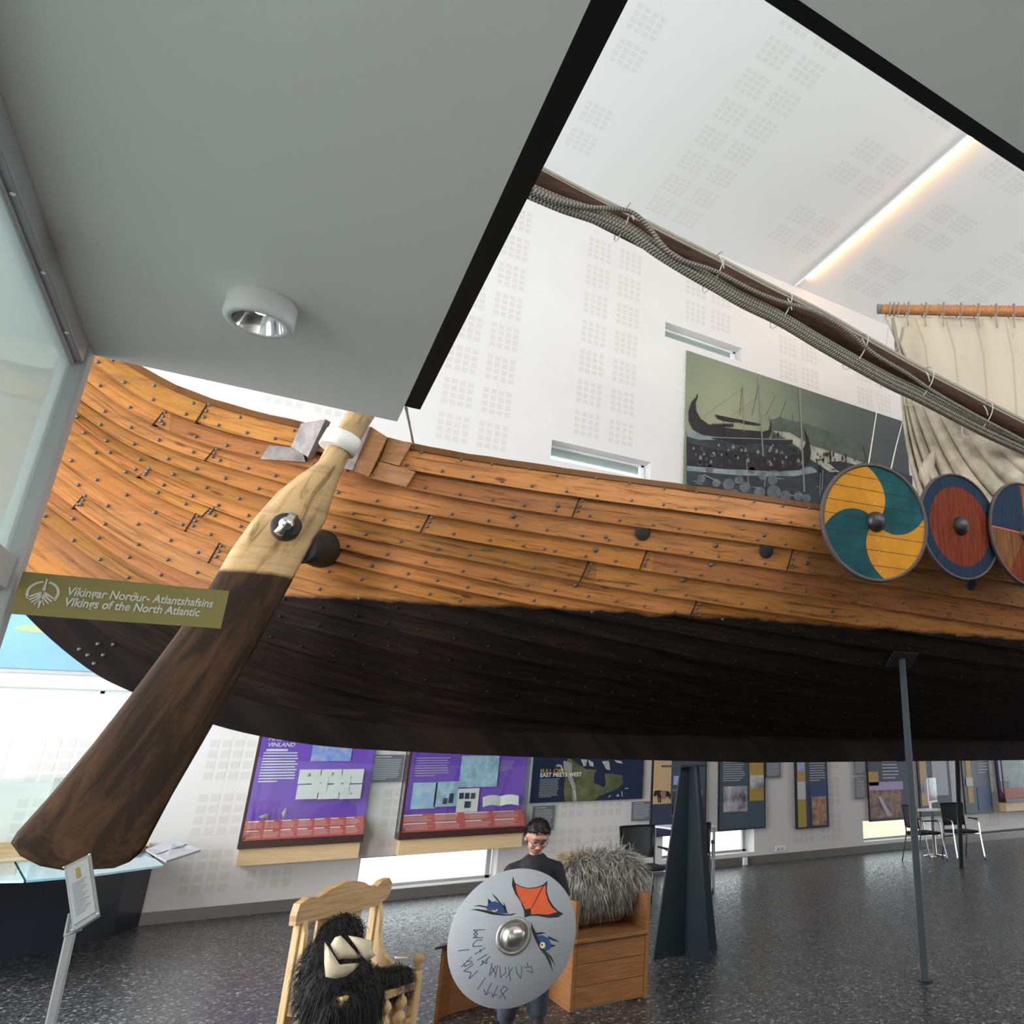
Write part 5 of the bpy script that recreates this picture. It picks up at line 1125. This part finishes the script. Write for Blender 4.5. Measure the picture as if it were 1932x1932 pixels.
bm = BM(); rt = [(Vector((rg.uniform(-.30, -.06), rg.uniform(-.06, .1), rg.uniform(.10, .18))), Vector((-.4, -.2, .8))) for _ in range(520)]; locks(bm, rt, .12, .006, droop=1.2, rnd=rg); obj('pale_wool', bm, M['hide'], fl, recalc=False, label='cream wool tuft')

# ------------------------------------------------------------------ carved chair with black fleece
RZ = math.radians(37); cc = thing('carved_chair', 'carved wooden armchair with curved head rail and turned balusters, bottom left', 'chair', (.385, 4.62, 0), RZ)
W, D = .46, .33
def cpl(name, bm, m_='pine_v', **k): return obj(name, bm, M[m_], cc, **k)
for x in (0, W): cpl('back_post', bx((x-.022, -.022, 0), (x+.022, .022, 1.0)), bevel=.006)
for x in (0, W):
    bm = BM(); box(bm, (x-.02, -D-.02, 0), (x+.02, -D+.02, .66)); cpl('front_post', bm, bevel=.006)
bm = BM(); lathe(bm, [(.010, .655), (.016, .668), (.010, .678), (.026, .70), (.028, .715), (.02, .733), (.0001, .742)], 16, Matrix.Translation((W, -D, 0))); cpl('finial', bm, 'pine')
# crest rail
up_ = [(-.055, .985), (-.045, 1.035), (.0, 1.055), (.035, 1.055), (.045, 1.045), (.06, 1.05), (.12, 1.075), (.20, 1.095), (.27, 1.095), (.33, 1.08), (.385, 1.05), (.40, 1.055), (.42, 1.045), (.45, 1.07), (.50, 1.08), (.525, 1.05), (.52, 1.0), (.495, .975)]
lo_ = [(.43, .95), (.33, .945), (.1, .945), (.0, .94), (-.05, .94)]
bm = BM(); prism(bm, [Vector((x, -.028, z)) for x, z in up_+lo_], (0, .045, 0)); cpl('crest_rail', bm, 'pine', bevel=.006)
for x in (.12, .25, .33): cpl('back_slat', bx((x-.028, -.01, .44), (x+.028, .008, .95)), bevel=.003)
# wing boards sweeping from the back post to the arm
for x in (0, W):
    pr = [(-.02, .955), (.03, .955), (.05, .90), (.055, .82), (.075, .76), (.12, .71), (.20, .675), (.30, .655), (D, .645), (D, .60), (.3, .60), (-.02, .60)]
    bm = BM(); prism(bm, [Vector((x-.012, -a, z)) for a, z in pr], (.024, 0, 0)); cpl('wing_board', bm, bevel=.003)
cpl('seat', bx((-.01, -D-.01, .40), (W+.01, .02, .435)), 'pine')
for a, b in ((((0, -D-.01, .34), (W, -D+.012, .40))), (((0, -D-.01, .08), (W, -D+.012, .14)))): cpl('front_rail', bx(a, b), 'pine')
for x in (0, W):
    cpl('side_rail', bx((x-.012, -D, .34), (x+.012, 0, .40)), 'pine'); cpl('side_rail', bx((x-.012, -D, .56), (x+.012, 0, .60)), 'pine')
def baluster(name, Mx, h, m_='pine_v'):
    bm = BM(); lathe(bm, [(.012, 0), (.014, .05*h), (.026, .2*h), (.030, .3*h), (.022, .42*h), (.010, .5*h), (.022, .58*h), (.030, .72*h), (.024, .86*h), (.012, .95*h), (.012, h)], 14, Mx); cpl(name, bm, m_)
for k in range(4):
    baluster('baluster', Matrix.Translation((.07+k*.1, -D, .14)), .20)
    baluster('arm_baluster', Matrix.Translation((.07+k*.1, -D, .435)), .145)
for x in (0, W):
    for k in range(3): baluster('arm_baluster', Matrix.Translation((x, -.10-k*.11, .435)), .125, 'pine')
cpl('front_rail', bx((0, -D-.014, .58), (W, -D+.014, .615)), 'pine', bevel=.004)
bf = thing('black_sheepskin', 'long-haired black sheepskin with cream hide showing, thrown over the carved chair', 'sheepskin', (.385, 4.62, 0), RZ)
bl = [((.20, -.05, .83), (.12, .06, .12)), ((.06, -.10, .74), (.09, .08, .13)), ((.01, -.18, .66), (.07, .11, .11)), ((.16, -.14, .68), (.15, .10, .10)), ((.27, -.20, .63), (.14, .09, .07)), ((.38, -.26, .63), (.09, .07, .055)), ((.04, -.30, .60), (.09, .06, .07)), ((.15, -.31, .62), (.08, .04, .04))]
bm = BM()
for c, r in bl: blob(bm, c, r)
obj('hide', bm, M['wool_black'], bf, smooth=True)
rg = random.Random(9); rt = fleece_on(bl, 1500, rg); bm = BM(); locks(bm, rt, .085, .0026, droop=3.2, spread=.5, rnd=rg); obj('wool', bm, M['wool_black'], bf, recalc=False)
bm = BM(); rt = [(Vector((rg.uniform(-.07, .22), -.355+rg.uniform(-.01, .05), rg.uniform(.55, .64))), Vector((0, -.3, -.9))) for _ in range(1000)]; locks(bm, rt, .11, .0028, droop=1.0, spread=.25, rnd=rg); obj('wool_fringe', bm, M['wool_black'], bf, recalc=False)
# cream underside flaps
bfi = (Matrix.Translation((.385, 4.62, 0)) @ Matrix.Rotation(RZ, 4, 'Z')).inverted(); fn = Vector((-.1, -.93, .34)).normalized(); FP = Vector((.56, 4.23, .66))
def flap(pts, bulge=.02):
    c = Vector((sum(p[0] for p in pts)/len(pts), sum(p[1] for p in pts)/len(pts))); bm = BM()
    def W3(x, y, h): return bfi @ (onplane(x, y, FP, fn)+fn*h)
    ctr = bm.verts.new(W3(c.x, c.y, bulge)); m1 = [bm.verts.new(W3(c.x+(x-c.x)*.6, c.y+(y-c.y)*.6, bulge*.9)) for x, y in pts]; m2 = [bm.verts.new(W3(x, y, 0)) for x, y in pts]; n = len(pts)
    for k in range(n):
        bm.faces.new((ctr, m1[k], m1[(k+1) % n])); bm.faces.new((m1[k], m2[k], m2[(k+1) % n], m1[(k+1) % n]))
    o = obj('hide_flap', bm, M['hide'], bf, smooth=True, label='cream coloured hide'); md = o.modifiers.new('s', 'SOLIDIFY'); md.thickness = .006
def zz(*p): return [(560+a/5.82, 1600+b/5.82) for a, b in p]
flap(zz((305, 1030), (330, 1100), (460, 1290), (530, 1330), (620, 1310), (690, 1265), (630, 1340), (540, 1410), (430, 1435), (315, 1415), (300, 1250)))
flap(zz((420, 980), (480, 960), (560, 1040), (640, 1130), (700, 1205), (640, 1215), (520, 1215), (460, 1225), (400, 1130), (370, 1060)))
flap(zz((560, 960), (650, 975), (760, 1000), (835, 1020), (825, 1100), (850, 1160), (870, 1180), (780, 1235), (730, 1200), (650, 1080)))
flap(zz((1070, 1190), (1220, 1195), (1215, 1220), (1085, 1218)), .005)

# ------------------------------------------------------------------ visitor chairs with black mesh backs
def mesh_chair(label, loc, rz):
    t = thing('mesh_armchair', label, 'chair', loc, rz, 'black mesh visitor armchairs')
    bm = BM(); box(bm, (-.23, -.24, .44), (.23, .20, .485)); obj('seat', bm, M['seatf'], t, bevel=.02)
    bm = BM()
    for j in range(6):
        for i in range(8):
            pass
    V = [[bm.verts.new(((i/7-.5)*(.42+.03*(j/5)), .20+.04*(j/5)+.035*(1-(2*i/7-1)**2), .56+.36*j/5)) for i in range(8)] for j in range(6)]
    for j in range(5):
        for i in range(7): bm.faces.new((V[j][i], V[j][i+1], V[j+1][i+1], V[j+1][i]))
    o = obj('backrest', bm, M['mesh'], t, smooth=True); md = o.modifiers.new('s', 'SOLIDIFY'); md.thickness = .006
    bm = BM(); fr = [(-.21, .20, .56), (-.225, .24, .92), (.225, .24, .92), (.21, .20, .56)]
    tube(bm, [fr[0], fr[1]], .014, 8); tube(bm, [fr[3], fr[2]], .014, 8)
    tube(bm, [Vector((x, .24+.035*(1-(x/.225)**2), .92)) for x in np.linspace(-.225, .225, 9)], .013, 8); tube(bm, [Vector((x, .20+.035*(1-(x/.21)**2), .56)) for x in np.linspace(-.21, .21, 9)], .013, 8); obj('back_frame', bm, M['plastic'], t)
    for s_ in (-1, 1):
        bm = BM(); tube(bm, smooth_pts([(s_*.27, -.30, 0), (s_*.265, -.24, .30), (s_*.262, -.20, .60), (s_*.26, -.15, .655), (s_*.26, -.05, .665)], 4), .012, 8); obj('leg', bm, M['chrome'], t)
        bm = BM(); tube(bm, smooth_pts([(s_*.24, .30, 0), (s_*.235, .22, .30), (s_*.225, .19, .45), (s_*.215, .20, .6)], 4), .011, 8); obj('leg', bm, M['plastic'], t)
        obj('armrest', bx((s_*.26-.022, -.16, .66), (s_*.26+.022, .14, .68)), M['plastic'], t, bevel=.006)
    bm = BM(); tube(bm, [(-.262, -.2, .43), (.262, -.2, .43)], .01, 8); tube(bm, [(-.23, .18, .43), (.23, .18, .43)], .01, 8); obj('cross_tube', bm, M['chrome'], t)
    return t
m1 = mesh_chair('black mesh armchair left of the dark steel cross stand', (4.32, 9.10, 0), math.radians(-6))
for lb, loc, rz in (('black mesh armchair mostly hidden behind the cross stand', (5.22, 9.45, 0), 150), ('black mesh armchair at the right, left one of the pair by the screen', (10.22, 10.15, 0), 78), ('black mesh armchair at the right, right one of the pair by the screen', (10.95, 9.92, 0), -18)):
    c_ = copy_tree(m1); c_.location = loc; c_.rotation_euler = (0, 0, math.radians(rz)); c_['label'] = lb
t = thing('computer_screen', 'white all-in-one computer screen on a white foot, by the right-hand chairs', 'computer', (10.97, 10.55, .80), math.radians(28))
bm = BM(); box(bm, (-.27, -.01, .12), (.27, .02, .56)); obj('body', bm, M['white'], t, bevel=.006); obj('screen', bx((-.255, -.014, .16), (.255, -.010, .55)), M['screen'], t)
bm = BM(); box(bm, (-.09, -.05, 0), (.09, .12, .012)); box(bm, (-.05, .05, .01), (.05, .07, .3)); obj('foot', bm, M['white'], t)
t = thing('computer_desk', 'small white round desk under the computer screen', 'desk', (10.97, 10.6, 0)); bm = BM(); lathe(bm, [(.34, .775), (.35, .785), (.35, .795), (.34, .80)], 36); obj('desk_top', bm, M['white'], t)
bm = BM(); lathe(bm, [(.22, 0), (.22, .012), (.03, .03), (.03, .775)], 24); obj('column', bm, M['chrome'], t)
t = thing('monitor', 'black computer monitor seen edge on behind the cross stand', 'monitor', (5.62, 10.4, .80), math.radians(-60))
bm = BM(); box(bm, (-.26, -.015, .12), (.26, .02, .50)); obj('casing', bm, M['plastic'], t, bevel=.005); obj('screen', bx((-.25, -.018, .14), (.25, -.015, .48)), M['screen'], t); bm = BM(); box(bm, (-.12, -.09, 0), (.12, .09, .015)); box(bm, (-.03, .02, .01), (.03, .04, .3)); obj('foot', bm, M['plastic'], t)
t = thing('side_desk', 'narrow white desk under the black monitor behind the cross stand', 'desk', (5.62, 10.45, 0)); obj('desk_top', bx((-.35, -.35, .775), (.35, .35, .80)), M['white'], t, bevel=.004)
for x in (-.32, .32):
    for y in (-.32, .32): obj('leg', bx((x-.015, y-.015, 0), (x+.015, y+.015, .775)), M['alu'], t)

# ------------------------------------------------------------------ the boy with the shield
HB = atY(1016, 1583, 5.62)
boy = thing('person', 'boy in glasses and black sweater peering down over a big round shield', 'person', (HB.x, 5.66, 0), math.radians(-16))
def chain(bm, pts, rs, n=14):
    """tapered limb with round ends"""
    tube(bm, pts, rs, n)
    for p, r in ((pts[0], rs[0]), (pts[-1], rs[-1])): blob(bm, p, (r, r, r), 2)
hs = HB.z/1.17   # scale so that the head sits where the photo has it
def V(*p): return Vector(p)
HC = V(.0, -.045, 1.175)   # head centre
Rh = Matrix.Translation(HC) @ Matrix.Rotation(math.radians(14), 4, 'Z') @ Matrix.Rotation(math.radians(24), 4, 'X') @ Matrix.Rotation(math.radians(6), 4, 'Y')
body = BM()
chain(body, [V(0, 0, .64), V(0, .005, .78), V(0, .008, .90), V(0, .012, .96)], [.110, .100, .105, .075])
chain(body, [V(-.12, .01, .96), V(.12, .01, .96)], [.050, .050])
chain(body, [V(0, .01, .98), V(0, -.015, 1.10)], [.050, .041])
for s_ in (-1, 1):
    chain(body, [V(s_*.07, 0, .64), V(s_*.085, -.015, .36), V(s_*.09, .01, .09)], [.078, .052, .036]); chain(body, [V(s_*.09, .02, .045), V(s_*.10, -.11, .03)], [.036, .028])
hand = {}
for s_, el, wr in ((-1, V(-.20, .02, .79), V(-.10, -.19, .74)), (1, V(.215, -.02, .80), V(.10, -.19, .70))):
    sh_ = V(s_*.145, .01, .955); chain(body, [sh_, (sh_+el)/2, el, (el+wr)/2, wr], [.045, .038, .032, .028, .021])
    fd = V(0, -.5, -.1).normalized(); palm = wr+V(-s_*.02, -.04, 0); chain(body, [wr, palm], [.020, .026])
    for k in range(4):   # four fingers closed round the grip
        b0 = palm+V(-s_*.012, -.012, .024-.016*k); l_ = (.9, 1.0, .95, .75)[k]
        chain(body, [b0, b0+V(-s_*.028*l_, -.012, 0), b0+V(-s_*.034*l_, .012, -.002), b0+V(-s_*.014*l_, .022, -.003)], [.0075, .007, .0065, .006], 8)
    chain(body, [palm+V(0, 0, .02), palm+V(-s_*.008, -.024, .034), palm+V(-s_*.026, -.028, .030)], [.009, .0085, .007], 8)
# head: skull, jaw, cheeks, nose, lips, ears, brow
for c, r in (((0, .012, .02), (.072, .088, .085)), ((0, -.022, -.035), (.056, .058, .062)), ((0, -.045, -.072), (.026, .025, .022)), ((-.032, -.050, -.032), (.026, .024, .024)), ((.032, -.050, -.032), (.026, .024, .024)),
             ((0, -.060, .028), (.05, .022, .022)), ((0, -.080, -.022), (.0085, .014, .022)), ((0, -.088, -.033), (.013, .012, .010)), ((-.009, -.080, -.036), (.008, .010, .008)), ((.009, -.080, -.036), (.008, .010, .008)),
             ((-.072, .012, -.012), (.010, .018, .026)), ((.072, .012, -.012), (.010, .018, .026))): blob(body, c, r, 3, Rh)
o = obj('body', body, M['skin'], boy, smooth=True); md = o.modifiers.new('r', 'REMESH'); md.mode = 'VOXEL'; md.voxel_size = .0045; md.use_smooth_shade = True; md = o.modifiers.new('s', 'SMOOTH'); md.iterations = 4; md.factor = .5
for s_ in (-1, 1):
    bm = BM(); blob(bm, (s_*.027, -.071, -.002), (.011, .008, .0055), 2, Rh); obj('eye', bm, M['eye'], boy, smooth=True)
    bm = BM(); tube(bm, [Rh @ V(s_*.012, -.083, .020), Rh @ V(s_*.028, -.083, .025), Rh @ V(s_*.044, -.074, .019)], .0035, 6); obj('eyebrow', bm, M['hair'], boy)
bm = BM(); tube(bm, [Rh @ V(-.024, -.073, -.052), Rh @ V(-.012, -.080, -.057), Rh @ V(0, -.082, -.058), Rh @ V(.012, -.080, -.057), Rh @ V(.024, -.073, -.052)], [.002, .0045, .005, .0045, .002], 8); obj('lips', bm, M['lips'], boy)
# glasses
bm = BM()
for s_ in (-1, 1):
    tube(bm, [Rh @ V(s_*.029+.024*math.cos(q), -.090+.006*abs(math.cos(q)), -.003+.018*math.sin(q)) for q in np.linspace(0, 2*PI, 21)], .0018, 6, cap=False)
    tube(bm, [Rh @ V(s_*.053, -.085, .001), Rh @ V(s_*.074, -.05, .002), Rh @ V(s_*.080, .01, .002), Rh @ V(s_*.078, .03, -.012)], .0016, 6)
tube(bm, [Rh @ V(-.006, -.092, .002), Rh @ V(.006, -.092, .002)], .0018, 6); obj('glasses', bm, M['steel'], boy)
# hair cap: shell over the skull plus short locks
bm = BM(); blob(bm, (0, .022, .030), (.079, .092, .088), 4)
kill = [v for v in bm.verts if v.co.z < (-.055 if v.co.y > .02 else .030+max(0, .0-v.co.y)*.35) ]
bmesh.ops.delete(bm, geom=kill, context='VERTS')
for v in bm.verts: v.co = Rh @ (v.co*(1+.02*math.sin(v.co.x*90)*math.sin(v.co.y*80)))
o = obj('hair', bm, M['hair'], boy, smooth=True); md = o.modifiers.new('s', 'SOLIDIFY'); md.thickness = .008
rg = random.Random(5); bm = BM(); rt = []
while len(rt) < 1500:
    v = V(rg.gauss(0, 1), rg.gauss(0, 1), rg.gauss(0, 1)).normalized(); p = V(v.x*.080, .022+v.y*.093, .030+v.z*.089)
    if p.z < (-.05 if p.y > .02 else .034+max(0, -p.y)*.30): continue
    rt.append((Rh @ p, (Rh.to_3x3() @ (v+V(0, -.5, -.2))).normalized()))
locks(bm, rt, .018, .0026, droop=.8, seg=2, spread=.25, rnd=rg); obj('hair_locks', bm, M['hair'], boy, recalc=False)
# sweater and jeans
bm = BM(); chain(bm, [V(0, 0, .60), V(0, .005, .78), V(0, .005, .90), V(0, .006, .965)], [.130, .122, .135, .118]); chain(bm, [V(-.125, .01, .965), V(0, .01, 1.0), V(.125, .01, .965)], [.056, .068, .056]); chain(bm, [V(0, .01, .99), V(0, .008, 1.032)], [.078, .058])
for s_, el, wr in ((-1, V(-.20, .02, .79), V(-.10, -.19, .74)), (1, V(.215, -.02, .80), V(.10, -.19, .70))):
    sh_ = V(s_*.145, .01, .955); chain(bm, [sh_, (sh_+el)/2, el, (el+wr)/2, wr*.85+el*.15], [.062, .052, .045, .038, .032])
o = obj('sweater', bm, M['shirt'], boy, smooth=True); md = o.modifiers.new('r', 'REMESH'); md.mode = 'VOXEL'; md.voxel_size = .008; md.use_smooth_shade = True; md = o.modifiers.new('s', 'SMOOTH'); md.iterations = 6; md.factor = .5
bm = BM(); chain(bm, [V(0, 0, .70), V(0, 0, .60)], [.125, .13])
for s_ in (-1, 1): chain(bm, [V(s_*.072, 0, .62), V(s_*.09, -.02, .36), V(s_*.10, .005, .10)], [.092, .072, .064])
o = obj('jeans', bm, M['jeans'], boy, smooth=True); md = o.modifiers.new('r', 'REMESH'); md.mode = 'VOXEL'; md.voxel_size = .008; md.use_smooth_shade = True; md = o.modifiers.new('s', 'SMOOTH'); md.iterations = 4; md.factor = .5
for s_ in (-1, 1):
    bm = BM(); blob(bm, (s_*.10, -.045, .04), (.045, .115, .042), 3)
    for v in bm.verts: v.co.z = max(v.co.z, .002)
    obj('shoe', bm, M['shoe'], boy, smooth=True)
# the shield he holds
PC = atY(969, 1766, 5.30); PN = Vector((-.24, -1, .16)).normalized(); BR = .385
ps = thing('pale_shield', 'pale grey round shield painted with two eyes, orange beak and runes, held by the boy', 'shield', PC); PSM = Matrix.Translation(PC) @ PN.to_track_quat('Z', 'Y').to_matrix().to_4x4(); ps.matrix_world = PSM; PI_ = PSM.inverted()
bm = BM(); lathe(bm, [(.0001, -.008), (BR, -.008), (BR+.003, -.004), (BR+.003, .002), (BR, .006), (.0001, .006)], 96); obj('board', bm, M['shield_grey'], ps)
bm = BM(); lathe(bm, [(.106, .006), (.106, .010), (.080, .012), (.078, .022), (.066, .045), (.045, .064), (.02, .074), (.0001, .076)], 40, cap=False); obj('boss', bm, M['dome'], ps, smooth=True)
bm = BM(); lathe(bm, [(.107, .0105), (.107, .012), (.084, .013), (.084, .0115)], 40); obj('boss_flange', bm, M['domerim'], ps)
obj('grip', bx((-.10, -.014, -.042), (.10, .014, -.018)), M['pine'], ps, bevel=.004)
def sd(cx, cy): return PI_ @ onplane(840+cx/4.9286, 1540+cy/4.9286, PC+PN*.006, PN)
def decal(name, polys, m_, lift):
    for q in polys: bm = BM(); prism(bm, [sd(*p)+Vector((0, 0, lift)) for p in q], (0, 0, .0006)); obj(name, bm, M[m_], ps)
def ell(cx, cy, rx, ry, n_=18): return [(cx+rx*math.cos(q), cy+ry*math.sin(q)) for q in np.linspace(0, 2*PI, n_+1)[:-1]]
decal('painted_beak_outline', [[(628, 560), (650, 620), (700, 650), (770, 668), (850, 658), (910, 636), (950, 600), (945, 700), (970, 780), (1010, 840), (1050, 880), (1100, 905), (1050, 940), (960, 945), (850, 925), (770, 930), (738, 945), (733, 880), (700, 790), (650, 720), (620, 640)]], 'ink', .0004)
decal('painted_beak', [[(655, 632), (700, 658), (770, 676), (850, 668), (905, 650), (800, 855), (785, 858), (745, 866), (712, 800), (680, 740), (662, 690)], [(915, 650), (932, 640), (933, 710), (957, 790), (995, 850), (1040, 890), (960, 915), (850, 908), (800, 915), (795, 868), (815, 840)]], 'orange', .0014)
decal('painted_eye_lines', [[(225, 868), (300, 862), (400, 878), (480, 900), (560, 912), (610, 910), (670, 900), (620, 922), (540, 925), (440, 915), (350, 890), (280, 874)], [(255, 834), (320, 826), (390, 838), (390, 852), (320, 838)],
    [(430, 715), (470, 748), (512, 800), (560, 850), (580, 900), (560, 905), (545, 862), (508, 815), (468, 766)], [(540, 795), (560, 832), (580, 905), (566, 902), (550, 850)], [(398, 765), (432, 795), (398, 822)],
    [(798, 980), (820, 1040), (850, 1090), (882, 1160), (905, 1210), (945, 1270), (982, 1350), (1000, 1450), (972, 1380), (928, 1292), (878, 1232), (828, 1130), (803, 1060)], [(832, 1083), (900, 1078), (940, 1086), (862, 1102)], [(955, 1112), (1020, 1143), (1070, 1170), (1010, 1158), (962, 1140)],
    [(942, 1256), (990, 1310), (1027, 1400), (1004, 1362), (962, 1300)], [(982, 1188), (1032, 1202), (985, 1220)]], 'ink', .0004)
decal('painted_iris', [[(385, 868), (392, 825), (425, 798), (470, 790), (520, 820), (550, 868), (556, 906), (480, 899), (425, 882)], [(850, 1112), (900, 1105), (958, 1133), (980, 1175), (985, 1215), (970, 1242), (932, 1254), (900, 1205), (868, 1150)]], 'blue', .0012)
decal('painted_pupil_ring', [ell(458, 864, 30, 25)[:11]+[(430, 880)], ell(905, 1200, 26, 30)], 'eyeyellow', .0020)
decal('painted_pupil', [ell(463, 872, 11, 9), ell(898, 1196, 10, 10)], 'red', .0028)
RU = [[(262, 1058), (370, 1055)], [(262, 1060), (302, 1096), (262, 1130)], [(300, 1066), (262, 1096), (298, 1126)], [(258, 1130), (352, 1128)], [(345, 1148), (292, 1152), (258, 1190), (260, 1212), (345, 1205)], [(275, 1285), (370, 1222)], [(322, 1235), (330, 1265)], [(298, 1340), (388, 1285)],
      [(325, 1390), (415, 1303)], [(345, 1378), (345, 1345), (385, 1372), (388, 1330)], [(435, 1365), (410, 1475)], [(430, 1400), (472, 1470)], [(470, 1392), (415, 1480)], [(490, 1385), (462, 1500)], [(508, 1395), (514, 1500), (562, 1455), (560, 1400)], [(590, 1400), (605, 1530)], [(628, 1405), (568, 1500)],
      [(655, 1398), (668, 1460), (702, 1508), (712, 1440), (706, 1395)], [(735, 1408), (800, 1398), (815, 1455)], [(760, 1360), (770, 1400)], [(758, 1436), (815, 1455)], [(120, 1252), (222, 1240)], [(150, 1402), (245, 1310)], [(172, 1368), (185, 1398), (250, 1362)], [(200, 1345), (250, 1352)], [(170, 1440), (265, 1375)], [(172, 1440), (240, 1452), (222, 1512), (300, 1440)],
      [(300, 1610), (370, 1505)], [(430, 1550), (375, 1660)], [(360, 1612), (375, 1660), (412, 1638)], [(490, 1575), (440, 1680)], [(432, 1640), (440, 1680), (478, 1655)], [(500, 1695), (580, 1605), (545, 1580), (515, 1622), (562, 1700)]]
bm = BM()
for pl in RU:
    for a, b in zip(pl[:-1], pl[1:]):
        A_, B_ = sd(*a), sd(*b); d_ = (B_-A_).normalized(); s_ = Vector((-d_.y, d_.x, 0))*.0022; A_ = A_-d_*.001; B_ = B_+d_*.001
        prism(bm, [A_-s_, B_-s_, B_+s_, A_+s_], (0, 0, .0008))
obj('runes', bm, M['rune'], ps, label='carved looking rune strokes')
